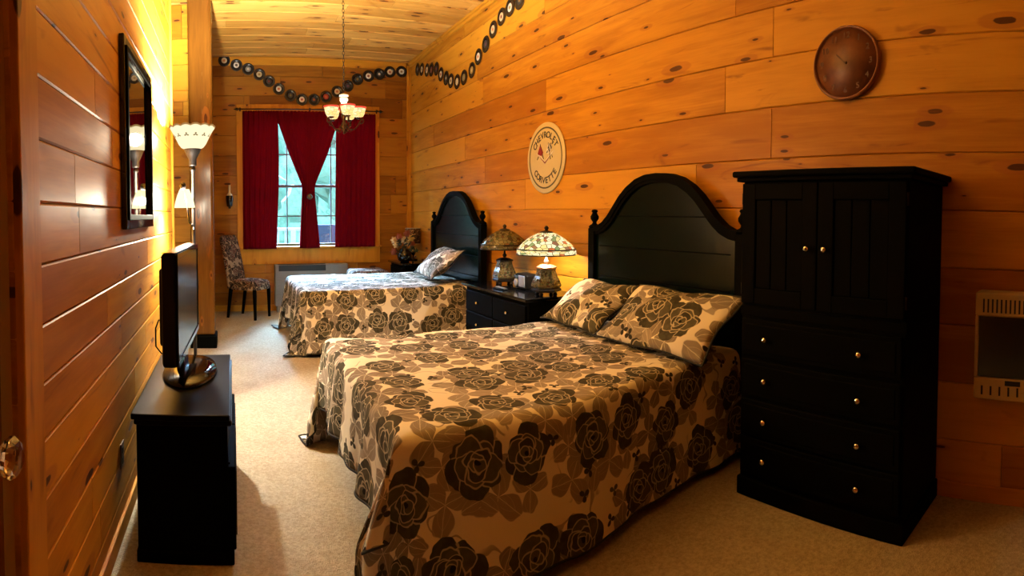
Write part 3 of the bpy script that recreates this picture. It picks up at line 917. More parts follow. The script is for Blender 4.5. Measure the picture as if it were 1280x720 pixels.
# stained-glass table lamps
def tiffany_lamp(x, y, z0, k, label, lit):
    t = thing('table_lamp', label, 'lamp', (x, y, z0), 'stained glass table lamps on the nightstand')
    glass = m['tifflit'] if lit else m['tiffdark']
    six = lambda a, i: 1 / max(.866, math.cos(((a + PI / 6) % (PI / 3)) - PI / 6)) * .93
    b = B(); b.lathe([(.10 * k, .03), (.125 * k, .04), (.125 * k, .055), (.11 * k, .068)], x, y, z0, 24, smooth=False, rfn=six); bs = obj('base', b, m['iron'], t)
    for q in range(4):
        a = q * PI / 2 + .5; b = B(); b.lathe([(.016, 0), (.020, .012), (.012, .034)], x + .09 * k * math.cos(a), y + .09 * k * math.sin(a), z0, 10); obj('foot', b, m['iron'], bs)
    b = B(); b.lathe([(.118 * k, .069), (.126 * k, .085), (.112 * k, .13), (.090 * k, .175), (.078 * k, .215), (.080 * k, .235)], x, y, z0, 24, smooth=False, rfn=six); obj('glass_body', b, m['tiffbase'], t)
    b = B(); b.lathe([(.086 * k, .236), (.088 * k, .248), (.050 * k, .268), (.018, .275)], x, y, z0, 24, smooth=False, rfn=six); cp = obj('cap', b, m['peach'] if lit else m['iron'], t)
    if lit: cp['label'] = 'pale peach cap under the shade'
    b = B(); b.lathe([(.010, .274), (.020, .285), (.024, .300), (.012, .315), (.009, .335), (.007, .56)], x, y, z0, 14); obj('stem', b, m['ceramic'] if lit else m['iron'], t)
    r = .262 * k; h0 = .362; 
    prof = [(r, h0), (r * .985, h0 + .03), (r * .97, h0 + .045), (r * .80, h0 + .095), (r * .58, h0 + .140), (r * .38, h0 + .172), (r * .24, h0 + .186)]
    wav = lambda a, i: (1 + (.012 * math.cos(a * 16) if i == 0 else 0)) * (1 + .012 * abs(math.cos(a * 4)))
    b = B(); b.lathe(prof, x, y, z0, 48, rfn=wav, cap=False); sh = obj('shade', b, glass, t, solid=.004)
    b = B()
    for hh, rr in ((h0 + .045, r * .985), (h0 - .001, r * 1.006)):
        b.tube([(x + rr * math.cos(a * PI / 24), y + rr * math.sin(a * PI / 24), z0 + hh) for a in range(49)], .0055, 6, cap=False)
    obj('shade_band', b, m['iron'], sh)
    b = B(); b.lathe([(r * .26, .545), (r * .20, .562), (.014, .570), (.016, .580), (.022, .592), (.012, .606), (.0001, .612)], x, y, z0, 20); obj('finial', b, m['iron'], t)
    b = B(); b.ball(x + .03, y, z0 + .43, .028, n=12); bb = obj('bulb', b, emissive('warm_bulb' + str(lit), (1, .75, .4), 8.0 if lit else 0.0, (.8, .8, .75)), t)
    return t
LA = (2.625, 4.17); LB = (2.665, 5.03)
tiffany_lamp(*LA, NS, 1.0, 'lit stained glass table lamp glowing at the near end of the nightstand', True)
tiffany_lamp(*LB, NS, .93, 'unlit dark stained glass table lamp standing beside the far bed', False)

# clock radio and remote
t = thing('clock_radio', 'small black and silver clock radio between the two stained glass lamps', 'clock radio', (2.66, 4.60, NS))
b = B(); b.box(2.60, 4.48, NS + .004, 2.74, 4.70, NS + .15, .02, 3); obj('case', b, m['plastic'], t)
b = B(); b.box(2.590, 4.50, NS + .03, 2.599, 4.61, NS + .135, .003); p = obj('speaker_grille', b, m['silver'], t); p['label'] = 'silver speaker front'
b = B(); b.lathe([(.035, 0), (.035, -.012), (.020, -.016)], 2.599, 4.655, NS + .065, 18, axis='x'); obj('dial', b, m['silver'], t)
b = B(); b.box(2.590, 4.62, NS + .108, 2.599, 4.69, NS + .135, .002); obj('display', b, m['screen'], t)
for (yy) in (4.50, 4.68):
    b = B(); b.box(2.61, yy - .01, NS, 2.73, yy + .01, NS + .0035); obj('foot', b, m['plastic'], t)
t = thing('remote_control', 'slim dark remote control lying on the nightstand in front of the radio', 'remote control', (2.45, 4.72, NS))
b = B(); b.box(2.42, 4.60, NS, 2.475, 4.80, NS + .018, .007); obj('case', b, m['plastic'], t)
b = B(); b.box(2.425, 4.62, NS + .0181, 2.47, 4.78, NS + .0195); obj('silver_panel', b, m['silver'], t)

# ------------------------------------------------------------------ far corner: flowers and small lamp
t = thing('flower_vase', 'black vase with a bunch of cream, yellow and rust flowers in the far corner', 'vase of flowers', (2.56, 8.02, .80))
fx, fy = 2.56, 8.02
b = B(); b.lathe([(.06, 0), (.10, .03), (.115, .09), (.09, .15), (.06, .18), (.07, .20)], fx, fy, .80, 20); obj('vase', b, m['blackgloss'], t)
rf = random.Random(5)
spots = [(-.02, 0, .34, 'flower1'), (.09, -.03, .36, 'flower2'), (-.13, .02, .26, 'flower1'), (.02, -.05, .43, 'flower3'), (-.10, -.04, .38, 'flower3'), (.05, .05, .28, 'flower1'), (-.18, -.02, .16, 'flower3'), (-.16, .04, .33, 'flower1'), (.13, .04, .27, 'flower3')]
for (dx, dy, dz, cn) in spots:
    p = Vector((fx + dx, fy + dy, .80 + dz))
    b = B()
    for q in range(3):
        for a in range(6):
            an = a * PI / 3 + q * .5; rr = .012 + .016 * q
            b.ball(p.x + rr * math.cos(an), p.y - .012 + .008 * q, p.z + rr * math.sin(an), .018 - .002 * q, .008, .018 - .002 * q, n=6)
    f = obj('flower', b, m[cn], t, weld=False); f['label'] = {'flower1': 'cream flower', 'flower2': 'yellow flower', 'flower3': 'rust red flower'}[cn]
    b = B(); b.tube([(fx + dx * .2, fy + dy * .2, .97), (fx + dx * .7, fy + dy * .7, .80 + dz * .75), tuple(p)], .004, 5); obj('stem', b, m['leafdk'], f)
b = B()
for q in range(40):
    a = rf.uniform(0, 6.28); r = rf.uniform(.05, .2); z = .98 + rf.uniform(-.12, .22)
    c = Vector((fx + r * math.cos(a), fy + r * math.sin(a) * .6, z)); d = Vector((rf.uniform(-1, 1), rf.uniform(-.5, .5), rf.uniform(-.3, 1))).normalized() * .05; n = d.cross(Vector((0, 1, 0))).normalized() * .016
    vs = [b.bm.verts.new(c - d), b.bm.verts.new(c + n), b.bm.verts.new(c + d), b.bm.verts.new(c - n)]; b.face(vs)
lf = obj('leaves', b, m['leafdk'], t, solid=.002)
t = thing('table_lamp', 'small dark unlit lamp with a floral drum shade beside the flower vase', 'lamp', (2.79, 8.33, .80))
b = B(); b.lathe([(.07, 0), (.075, .015), (.02, .03), (.015, .06), (.04, .10), (.055, .14), (.03, .19), (.012, .22), (.012, .30)], 2.79, 8.33, .80, 18); obj('base', b, m['blackgloss'], t)
b = B(); b.ball(2.765, 8.28, .945, .022, n=12); obj('knob', b, m['brass'], t)
b = B(); b.lathe([(.115, .26), (.115, .50)], 2.79, 8.33, .80, 28, cap=False); sh = obj('shade', b, m['chairfab'], t, solid=.004)
for l in sh.data.uv_layers[0].data: l.uv = (l.uv[0] * .72, l.uv[1] * .24)
for h in (.26, .50):
    b = B(); b.tube([(2.79 + .117 * math.cos(a * PI / 18), 8.33 + .117 * math.sin(a * PI / 18), .80 + h) for a in range(37)], .004, 6, cap=False)
    obj('shade_rim', b, m['silver'], sh)
# upholstered footstool beside the far bed
t = thing('footstool', 'low floral upholstered stool past the far bed under the window', 'stool', (2.0, 8.1, 0))
b = B(); b.box(1.72, 7.86, .50, 2.28, 8.36, .70, .06, 4); o = obj('seat', b, m['chairfab'], t)
for p in o.data.polygons:
    for li in p.loop_indices:
        co = o.data.vertices[o.data.loops[li].vertex_index].co; o.data.uv_layers[0].data[li].uv = (co.x, co.y + co.z)
for x in (1.77, 2.23):
    for y in (7.91, 8.31):
        b = B(); b.box(x - .025, y - .025, 0, x + .025, y + .025, .499, .004); obj('leg', b, m['black'], t)

# ------------------------------------------------------------------ side chair
t = thing('dining_chair', 'armless floral upholstered chair with black legs beside the window', 'chair', (.15, 8.42, 0))
def uvbox(o, s=1.0):
    for p in o.data.polygons:
        for li in p.loop_indices:
            co = o.data.vertices[o.data.loops[li].vertex_index].co; o.data.uv_layers[0].data[li].uv = ((co.x + co.y * .8) * s, (co.z + co.y * .6) * s)
b = B()
def seatpt(u, v):
    a, e = u * 2 * PI, v
    rx, ry = .245, .235
    k = lambda c: math.copysign(abs(c) ** .45, c)
    r = [1, 1.02, 1.02, .9, .5, .0005][int(round(v * 5))]; z = [.43, .46, .52, .555, .575, .58][int(round(v * 5))]
    return Vector((.30 + rx * r * k(math.cos(a)), 8.40 + ry * r * k(math.sin(a)), z))
b.grid(seatpt, 32, 5, closed_u=True); o = obj('seat', b, m['chairfab'], t); uvbox(o)
b = B()
def backpt(u, v):
    # padded back that leans away from the seat, arched top
    z = .44 + .78 * v; y = (u - .5) * 2
    hw = .225 * (1 - .04 * v) * (1 if v < .88 else math.sqrt(max(0, 1 - ((v - .88) / .125) ** 2)) * .35 + .65)
    return z, y * hw
def bk(sg):
    def f(u, v):
        z, y = backpt(u, v); k = (1 - abs(2 * u - 1) ** 4) * (1 - (2 * v - 1) ** 8)
        return Vector((.06 - .16 * v ** 1.4 + sg * (.018 + .035 * k), 8.40 + y, z))
    return f
b.grid(bk(1), 16, 20); b.grid(bk(-1), 16, 20)
f1, f2 = bk(1), bk(-1)
b.grid(lambda u, v: (f1 if v < .5 else f2)(0, u), 20, 1); b.grid(lambda u, v: (f1 if v < .5 else f2)(1, u), 20, 1)
b.grid(lambda u, v: (f1 if v < .5 else f2)(u, 1), 16, 1); b.grid(lambda u, v: (f1 if v < .5 else f2)(u, 0), 16, 1)
o = obj('backrest', b, m['chairfab'], t); uvbox(o)
for (x, y, dx) in ((.09, 8.20, -.06), (.09, 8.60, -.06), (.50, 8.20, .01), (.50, 8.60, .01)):
    b = B(); b.prism([(-.022, -.022), (.022, -.022), (.022, .022), (-.022, .022)], lambda a, c, d, x=x, y=y, dx=dx: Vector((x + a * (.7 + .3 * d) + dx * (1 - d), y + c * (.7 + .3 * d), .44 * d)), 0, 1); obj('leg', b, m['black'], t)

t.rotation_euler = (0, 0, -.6)
# air conditioner under the window
t = thing('air_conditioner', 'pale wall air conditioner under the window with a dark top grille', 'air conditioner', (1.24, YB - .1, .10))
b = B(); b.box(.66, YB - .20, .10, 1.82, YB - .0235, .745, .015, 3); obj('housing', b, m['acbeige'], t)
b = B(); b.box(.72, YB - .195, .7455, 1.46, YB - .06, .749); b.box(.72, YB - .2035, .645, 1.46, YB - .2005, .735); g = obj('grille', b, m['dark'], t)
b = B()
for k in range(9): b.box(.69, YB - .206, .17 + k * .045, 1.79, YB - .2005, .195 + k * .045, .002)
obj('louvre', b, m['acbeige'], t)
b = B(); b.box(1.52, YB - .2045, .65, 1.76, YB - .2005, .72, .002); obj('control_panel', b, m['acbeige'], t)
b = B(); b.box(.69, YB - .19, 0, 1.79, YB - .04, .0995, .004); obj('base', b, m['acbeige'], t)

# wall ornament beside the window: candle in a dark cup
t = thing('candle_sconce', 'dark wall sconce holding a white candle on the pine wall beside the window', 'candle sconce', (-.03, YB - .05, 1.72))
b = B(); b.lathe([(.012, -.155), (.045, -.13), (.056, -.04), (.060, .02), (.052, .03)], -.03, YB - .068, 1.80, 18); obj('cup', b, m['blackgloss'], t)
b = B(); b.box(-.05, YB - .008, 1.63, -.01, YB - .0005, 1.98, .003); b.box(-.045, YB - .02, 1.80, -.015, YB - .0085, 1.815); obj('back_plate', b, m['iron'], t)
b = B(); b.lathe([(.040, .031), (.044, .045), (.030, .062), (.018, .075), (.017, .195), (.0001, .20)], -.03, YB - .068, 1.80, 14); obj('candle', b, m['candle'], t)

# ------------------------------------------------------------------ TV stand and television
t = thing('tv_stand', 'black low television stand against the left pine wall', 'TV stand', (-.22, 2.86, 0))
b = B(); b.box(-.445, 2.345, .633, -.018, 3.40, .66, .006); b.box(-.435, 2.36, .606, -.010, 3.39, .6325, .008); obj('top', b, m['blacksheen'], t)
b = B(); b.box(-.425, 2.375, .055, -.03, 3.38, .6055, .004); obj('body', b, m['black'], t)
b = B(); b.box(-.43, 2.365, 0, -.005, 3.39, .0545, .006); obj('plinth', b, m['black'], t)
for k in range(2):
    y0 = 2.375 + k * .504
    b = B(); b.box(-.0295, y0 + .004, .06, .004, y0 + .50, .425, .006); b.box(.0042, y0 + .05, .10, .008, y0 + .45, .385, .003); d = obj('door', b, m['black'], t)
b = B(); b.box(-.0295, 2.40, .4265, -.020, 3.36, .436, .002); obj('shelf_edge', b, m['black'], t)

t = thing('television', 'black flat television seen almost edge on, standing on the low black stand', 'television', (-.25, 3.0, .66))
ang = math.radians(-2.2)
TM = Matrix.Translation((-.268, 3.03, 0)) @ Matrix.Rotation(ang, 4, 'Z')
b = B(); b.box(-.045, -.475, .80, .030, .475, 1.335, .018, 3, mat=TM); b.box(-.085, -.30, .86, -.0455, .30, 1.25, .015, mat=TM); obj('housing', b, m['plastic'], t)
b = B(); b.box(.0302, -.445, .835, .0315, .445, 1.305, mat=TM); obj('screen', b, m['screen'], t)
b = B()
b.box(.0302, -.475, 1.307, .036, .475, 1.333, .002, mat=TM); b.box(.0302, -.475, .802, .036, .475, .832, .002, mat=TM)
for s_ in (-1, 1): b.box(.0302, s_ * .475, .8325, .036, s_ * .448, 1.3065, .002, mat=TM)
obj('bezel', b, m['blackgloss'], t)
b = B(); b.box(-.040, -.475, 1.3355, .030, .475, 1.339, .001, mat=TM); o = obj('top_strip', b, m['redplastic'], t); o['label'] = 'glossy dark red strip along the top edge'
b = B(); b.box(-.03, -.10, .69, .012, .10, .82, .012, mat=TM); obj('neck', b, m['blackgloss'], t)
b = B()
def basept(u, v):
    a = u * 2 * PI; r, z = [(1, .661), (1, .672), (.96, .684), (.6, .697), (.001, .70)][int(round(v * 4))]
    return TM @ Vector((.035 + .145 * r * math.cos(a), -.02 + .30 * r * math.sin(a), z))
b.grid(basept, 48, 4, closed_u=True); obj('base', b, m['blackgloss'], t)
b = B(); b.tube([(-.34, 2.78, .98), (-.37, 2.76, .99), (-.385, 2.75, .95), (-.385, 2.75, .86), (-.36, 2.77, .82), (-.34, 2.80, .81)], .004, 6); obj('cable', b, m['plastic'], t)
# outlet on left wall
t = thing('wall_outlet', 'brown outlet plate low on the left pine wall behind the stand', 'outlet', (L, 2.60, .38))
b = B(); b.box(L + .001, 2.565, .31, L + .008, 2.635, .43, .003); obj('plate', b, m['outletbrown'], t)
for z in (.345, .395):
    b = B(); b.box(L + .0081, 2.585, z - .014, L + .011, 2.615, z + .014, .002); obj('socket', b, m['dark'], t)

# mirror on the left wall
t = thing('wall_mirror', 'tall rectangular mirror in a thick black frame on the left pine wall', 'mirror', (L, 3.16, 1.43))
my0, my1, mz0, mz1 = 2.70, 3.63, 1.445, 2.405
b = B(); fr = .075
for (y0, y1, z0, z1) in ((my0, my0 + fr, mz0, mz1), (my1 - fr, my1, mz0, mz1), (my0 + fr, my1 - fr, mz0, mz0 + fr), (my0 + fr, my1 - fr, mz1 - fr, mz1)):
    b.box(L + .002, y0, z0, L + .030, y1, z1, .005)
obj('frame', b, m['blackgloss'], t)
b = B(); e = .03
for (y0, y1, z0, z1) in ((my0 + fr - e, my0 + fr, mz0 + fr - e, mz1 - fr + e), (my1 - fr, my1 - fr + e, mz0 + fr - e, mz1 - fr + e), (my0 + fr, my1 - fr, mz0 + fr - e, mz0 + fr), (my0 + fr, my1 - fr, mz1 - fr, mz1 - fr + e)):
    b.box(L + .028, y0, z0, L + .038, y1, z1, .003)
obj('inner_moulding', b, m['black'], t)
b = B(); b.box(L + .004, my0 + fr - .005, mz0 + fr - .005, L + .014, my1 - fr + .005, mz1 - fr + .005); obj('glass', b, m['mirror'], t)

# ------------------------------------------------------------------ floor lamp
lx, ly = -.300, 4.38
t = thing('floor_lamp', 'lit torchiere floor lamp with scalloped glass bowl and small side shade', 'floor lamp', (lx, ly, 0))
b = B(); b.lathe([(.135, 0), (.14, .012), (.12, .022), (.04, .034), (.016, .05)], lx, ly, 0, 28); obj('base', b, m['iron'], t)
b = B(); b.lathe([(.014, .05), (.014, 1.0), (.020, 1.005), (.020, 1.03), (.014, 1.035), (.014, 1.86), (.022, 1.865), (.022, 1.88), (.018, 1.885), (.018, 1.90)], lx, ly, 0, 14); obj('pole', b, m['iron'], t)
b = B(); b.lathe([(.026, 1.90), (.030, 1.91), (.030, 1.95), (.050, 1.99), (.066, 2.025), (.068, 2.032)], lx, ly, 0, 24); obj('bowl_holder', b, m['iron'], t)
b = B(); scal = lambda a, i: 1 + (.03 * (abs(math.cos(a * 7)) - .5) if i >= 6 else 0)
def torchpt(u, v):
    prof = [(.060, 2.034), (.085, 2.045), (.105, 2.07), (.122, 2.105), (.140, 2.14), (.160, 2.175), (.180, 2.205)]
    k = v * 6; i = min(5, int(k)); f = k - i; r = prof[i][0] + (prof[i + 1][0] - prof[i][0]) * f; z = prof[i][1] + (prof[i + 1][1] - prof[i][1]) * f
    a = u * 2 * PI
    if v > .8: z += .014 * (abs(math.cos(a * 7)) - .5) * (v - .8) / .2
    return Vector((lx + r * math.cos(a), ly + r * math.sin(a), z))
b.grid(torchpt, 84, 18, closed_u=True); obj('glass_bowl', b, m['torch'], t, solid=.004)
# side reading arm and shade
b = B(); b.tube([(lx - .012, ly - .01, 1.44), (lx - .030, ly - .05, 1.46), (lx - .040, ly - .08, 1.58), (lx - .055, ly - .09, 1.70), (lx - .072, ly - .09, 1.735)], .007, 8)
b.ball(lx - .012, ly - .018, 1.44, .012, n=8); arm = obj('side_arm', b, m['iron'], t)
b = B(); ax, ay = lx - .072, ly - .09
b.lathe([(.018, 1.715), (.022, 1.72), (.024, 1.75), (.015, 1.765), (.0001, 1.768)], ax, ay, 0, 12); obj('socket', b, m['iron'], arm)
b = B(); b.lathe([(.080, 1.575), (.070, 1.62), (.055, 1.67), (.036, 1.715)], ax + .012, ay, 0, 20, cap=False); rs = obj('side_shade', b, m['readshade'], t, solid=.003); rs['label'] = 'small lit cone shade'
b = B(); b.box(lx - .004, ly - .022, 1.405, lx + .004, ly - .0145, 1.425); obj('switch', b, m['silver'], t)

# ------------------------------------------------------------------ chandelier
hx, hy, hz = 1.225, 6.0, 2.46
t = thing('chandelier', 'lit chandelier with small coloured glass cups hanging on a chain before the window', 'chandelier', (hx, hy, hz))
b = B(); b.lathe([(.055, -.03), (.06, -.012), (.06, -.0005)], hx, hy, ZC, 20); obj('ceiling_canopy', b, m['iron'], t)
b = B()
z = hz + .36; k = 0
while z < ZC - .03:
    zz = z + .022; pts = []
    for a in range(13):
        c, s_ = math.cos(a * PI / 6) * .011, math.sin(a * PI / 6) * .024
        pts.append((hx + (c if k % 2 else 0), hy + (0 if k % 2 else c), zz + s_))
    b.tube(pts, .003, 5, cap=False); z += .038; k += 1
obj('chain', b, m['iron'], t)
b = B(); b.lathe([(.0001, -.075), (.018, -.06), (.012, -.04), (.035, -.015), (.042, .015), (.022, .045), (.014, .07), (.022, .10), (.030, .13), (.016, .16), (.012, .24)], hx, hy, hz, 18); obj('column', b, m['bronze'], t)
b = B(); b.lathe([(.012, .24), (.030, .252), (.034, .275), (.044, .29), (.048, .315), (.030, .325), (.052, .335), (.050, .352), (.01, .365)], hx, hy, hz, 20); o = obj('top_cap', b, m['ceramic'], t); o['label'] = 'pale cap at the top of the column'
CH = []
for q in range(5):
    a = q * 2 * PI / 5 - PI / 2 + .05; ca, sa = math.cos(a), math.sin(a)
    pts = []
    for k in range(13):
        s_ = k / 12; r = .03 + .155 * s_; zz = hz + .01 - .055 * math.sin(s_ * PI * .9) + .085 * s_ ** 2 
        pts.append((hx + r * ca, hy + r * sa, zz))
    for k in range(1, 8): pts.append((hx + (.185 + .028 * math.sin(k * .55)) * ca, hy + (.185 + .028 * math.sin(k * .55)) * sa, hz + .095 - .028 * (1 - math.cos(k * .55))))
    b = B(); b.tube(pts, .0065, 7)
    p2 = [(hx + (.06 + .03 * math.cos(k * .6)) * ca, hy + (.06 + .03 * math.cos(k * .6)) * sa, hz - .02 - .03 * math.sin(k * .6)) for k in range(9)]
    b.tube(p2, .004, 6); arm = obj('arm', b, m['bronze'], t)
    ex, ey = hx + .160 * ca, hy + .160 * sa; e0 = hz + .085
    b = B(); b.lathe([(.010, 0), (.026, .008), (.030, .018), (.014, .024)], ex, ey, e0, 14); obj('cup_holder', b, m['bronze'], arm)
    b = B(); b.lathe([(.022, .024), (.048, .032), (.062, .055), (.068, .085), (.076, .112), (.084, .130)], ex, ey, e0, 24, cap=False, rfn=lambda a_, i: 1 + (.03 * math.cos(a_ * 8) if i == 5 else 0)); obj('glass_cup', b, m['cup'], arm, solid=.003)
    CH.append((ex, ey, e0 + .10))

# ------------------------------------------------------------------ records
def record(name_loc, rot, label, cname, ccol, hub, group):
    pass
ordw = ['first', 'second', 'third', 'fourth', 'fifth', 'sixth', 'seventh', 'eighth', 'ninth', 'tenth', 'eleventh', 'twelfth', 'thirteenth', 'fourteenth', 'fifteenth', 'sixteenth', 'seventeenth', 'eighteenth']
COLS = {'cream': (.62, .50, .30), 'white': (.72, .68, .60), 'black': (.03, .03, .03), 'dark red': (.16, .02, .015), 'olive': (.20, .17, .05), 'orange': (.55, .14, .03), 'red': (.35, .04, .02), 'purple': (.13, .04, .10), 'gold': (.30, .20, .05), 'grey': (.22, .22, .21)}
disc = B(); 
prof = [(.006, 0), (.040, 0), (.0402, .0012), (.078, .0012), (.0815, .0005), (.0818, -.0012), (.078, -.002), (.006, -.002)]
disc.lathe(prof + [prof[0]], 0, 0, 0, 36, cap=False)
lab = B(); lab.lathe([(.016, .0004), (.016, .0014), (.039, .0014), (.039, .0004), (.016, .0004)], 0, 0, 0, 28, cap=False)
hubb = B(); hubb.lathe([(.0165, .0002), (.0165, .0012), (.005, .0012), (.005, .0002), (.0165, .0002)], 0, 0, 0, 16, cap=False)
def mesh_of(b, name):
    bmesh.ops.remove_doubles(b.bm, verts=b.bm.verts, dist=1e-7); bmesh.ops.recalc_face_normals(b.bm, faces=b.bm.faces)
    me = bpy.data.meshes.new(name); b.bm.to_mesh(me); b.bm.free(); return me
dm, lm, hm = mesh_of(disc, 'record'), mesh_of(lab, 'record_label'), mesh_of(hubb, 'record_centre')
dm.materials.append(m['vinylrec'])
def lay_records(pts, tomat, cols, where, group, scale=1.0):
    for i, (p, (lc, hc)) in enumerate(zip(pts, cols)):
        r = bpy.data.objects.new('vinyl_record', dm); C.objects.link(r)
        r.matrix_world = tomat(i, *p) @ Matrix.Diagonal((scale, scale, 1, 1))
        desc = ('plain black' if lc == 'black' else lc + ' label') + ('' if hc in (lc, 'black') else ' with ' + hc + ' centre')
        tag(r, 'black vinyl record, %s, %s from %s' % (desc, ordw[i], where), 'record', group)
        for me, nm, cn in ((lm, 'paper_label', lc), (hm, 'hole_ring', hc)):
            o = bpy.data.objects.new(nm, me.copy()); C.objects.link(o); o.parent = r
            o.data.materials.clear(); o.data.materials.append(reccol(cn.replace(' ', '_'), COLS[cn]))
back = [(-0.087, 3.94), (0.102, 3.866), (0.285, 3.805), (0.457, 3.721), (0.61, 3.615), (0.762, 3.497), (0.946, 3.4), (1.126, 3.336), (1.319, 3.338), (1.512, 3.389), (1.692, 3.476), (1.865, 3.571), (2.025, 3.684), (2.206, 3.745), (2.388, 3.787), (2.566, 3.832), (2.764, 3.851)]
backc = [('cream', 'orange'), ('white', 'black'), ('grey', 'white'), ('cream', 'gold'), ('black', 'dark red'), ('white', 'orange'), ('black', 'olive'), ('white', 'red'), ('black', 'orange'), ('red', 'orange'), ('cream', 'orange'), ('black', 'purple'), ('black', 'gold'), ('white', 'dark red'), ('black', 'white'), ('cream', 'red'), ('white', 'gold')]
lay_records([(x, z) for i, (x, z) in enumerate(back)], lambda i, x, z: Matrix.Translation((x, YB - .036 - .003 * (i % 2), z)) @ Matrix.Rotation(PI / 2, 4, 'X'), backc, 'the post over the window', 'vinyl records swagged over the window', 1.14)
side = [(8.433, 3.805), (8.224, 3.754), (8.0, 3.69), (7.799, 3.645), (7.6, 3.612), (7.416, 3.489), (7.224, 3.393), (7.046, 3.317), (6.838, 3.26), (6.611, 3.264), (6.373, 3.301), (6.179, 3.416), (5.98, 3.513), (5.785, 3.626), (5.581, 3.706), (5.379, 3.743), (5.173, 3.753), (4.98, 3.80)]
sidec = [('black', 'grey'), ('cream', 'gold'), ('cream', 'red'), ('dark red', 'gold'), ('black', 'red'), ('white', 'red'), ('black', 'white'), ('cream', 'black'), ('cream', 'white'), ('olive', 'grey'), ('gold', 'cream'), ('white', 'orange'), ('black', 'purple'), ('cream', 'orange'), ('cream', 'dark red'), ('white', 'gold'), ('black', 'gold'), ('grey', 'black')]
lay_records(side, lambda i, y, z: Matrix.Translation((W - .012 - .003 * (i % 2), y, z)) @ Matrix.Rotation(-PI / 2, 4, 'Y'), sidec, 'the corner, side wall', 'vinyl records swagged on the side wall', 1.2)

# ------------------------------------------------------------------ round sign
SY, SZ, SR = 4.64, 2.062, .345
t = thing('round_sign', 'round cream metal sign with crossed flags and black lettering above the nightstand', 'sign', (W, SY, SZ - SR))
sp_ = lambda a, c, d: Vector((W - .004 - d, SY - a, SZ + c))
b = B(); b.lathe([(SR * .985, 0), (SR, -.004), (SR, -.010), (SR * .97, -.014), (.001, -.014)], W - .003, SY, SZ, 64, axis='x'); obj('plate', b, m['cream'], t)
b = B()
for (r0, r1) in ((.285, .300),):
    def rp(u, v, r0=r0, r1=r1):
        a = u * 2 * PI; q = [(r0, .0138), (r0, .0152), (r1, .0152), (r1, .0138)][int(round(v * 3))]
        return sp_(q[0] * math.cos(a), q[0] * math.sin(a), q[1])
    b.grid(rp, 64, 3, closed_u=True, smooth=False)
obj('ring', b, m['olive'], t)
def lettering(parent, items, mat, name, th=.0016):
    """items: (char, size, Matrix) ; characters laid in the local XY plane of the matrix"""
    bm = bmesh.new()
    for ch, size, M_ in items:
        cu = bpy.data.curves.new('t', 'FONT'); cu.body = ch; cu.size = size; cu.align_x = 'CENTER'; cu.align_y = 'CENTER'; cu.extrude = th / 2; cu.offset = size * .018
        o = bpy.data.objects.new('t', cu); C.objects.link(o)
        bpy.context.view_layer.update()
        me = bpy.data.meshes.new_from_object(o.evaluated_get(bpy.context.evaluated_depsgraph_get()))
        me.transform(M_); bm.from_mesh(me)
        bpy.data.objects.remove(o); bpy.data.curves.remove(cu); bpy.data.meshes.remove(me)
    bb = B(); bb.bm.free(); bb.bm = bm
    return obj(name, bb, mat, parent, weld=False)
FR = Matrix(((0, 0, -1, W - .0178), (-1, 0, 0, SY), (0, 1, 0, SZ), (0, 0, 0, 1)))   # sign plane: x -> -y, y -> z, z -> -x
for word, rad, mid, sgn in (('CHEVROLET', .222, PI / 2, -1), ('CORVETTE', .222, -PI / 2, 1)):
    n = len(word); it = []
    for k, ch in enumerate(word):
        a = mid + sgn * (k - (n - 1) / 2) * .25
        it.append((ch, .086, FR @ Matrix.Translation((rad * math.cos(a), rad * math.sin(a), 0)) @ Matrix.Rotation(a + (-PI / 2 if sgn < 0 else PI / 2), 4, 'Z')))
    lettering(t, it, m['signblack'], 'lettering')
b = B(); b.prism([(-.165, .06), (-.10, .035), (0, -.035), (.10, .035), (.165, .06), (.10, .012), (0, -.062), (-.10, .012)], sp_, .0141, .0165); em = obj('emblem', b, m['signwhite'], t)
b = B(); b.prism([(-.11, .026), (0, -.042), (.11, .026), (.07, -.008), (0, -.058), (-.07, -.008)], sp_, .0166, .0175); obj('lower_edge', b, m['flower3'], em)
b = B(); b.prism([(-.135, .045), (-.085, .135), (-.03, .055), (-.06, .022)], sp_, .0168, .0185); obj('red_flag', b, m['signred'], em)
b = B(); b.prism([(.02, .055), (.065, .135), (.125, .115), (.10, .045), (.055, .030)], sp_, .0168, .0185); obj('white_flag', b, m['signwhite'], em)
b = B(); P0, ex_, ey_ = Vector((.035, .045)), Vector((.0205, .004)), Vector((.010, .0215))
for i in range(4):
    for j in range(4):
        if (i + j) % 2 == 0:
            p = P0 + ex_ * i + ey_ * j; q = [p, p + ex_, p + ex_ + ey_, p + ey_]; b.prism([(v.x - .006, v.y - .004) for v in q], sp_, .0186, .0192)
obj('black_checks', b, m['signblack'], em)
for (a0, c0, a1, c1) in ((-.085, .14, -.025, -.01), (.063, .14, .10, -.02), (-.14, -.01, -.12, .02), (.14, -.005, .12, .02)):
    b = B(); b.tube([sp_(a0, c0, .0190), sp_(a1, c1, .0172)], .003, 6); obj('flag_pole', b, m['signblack'], em)

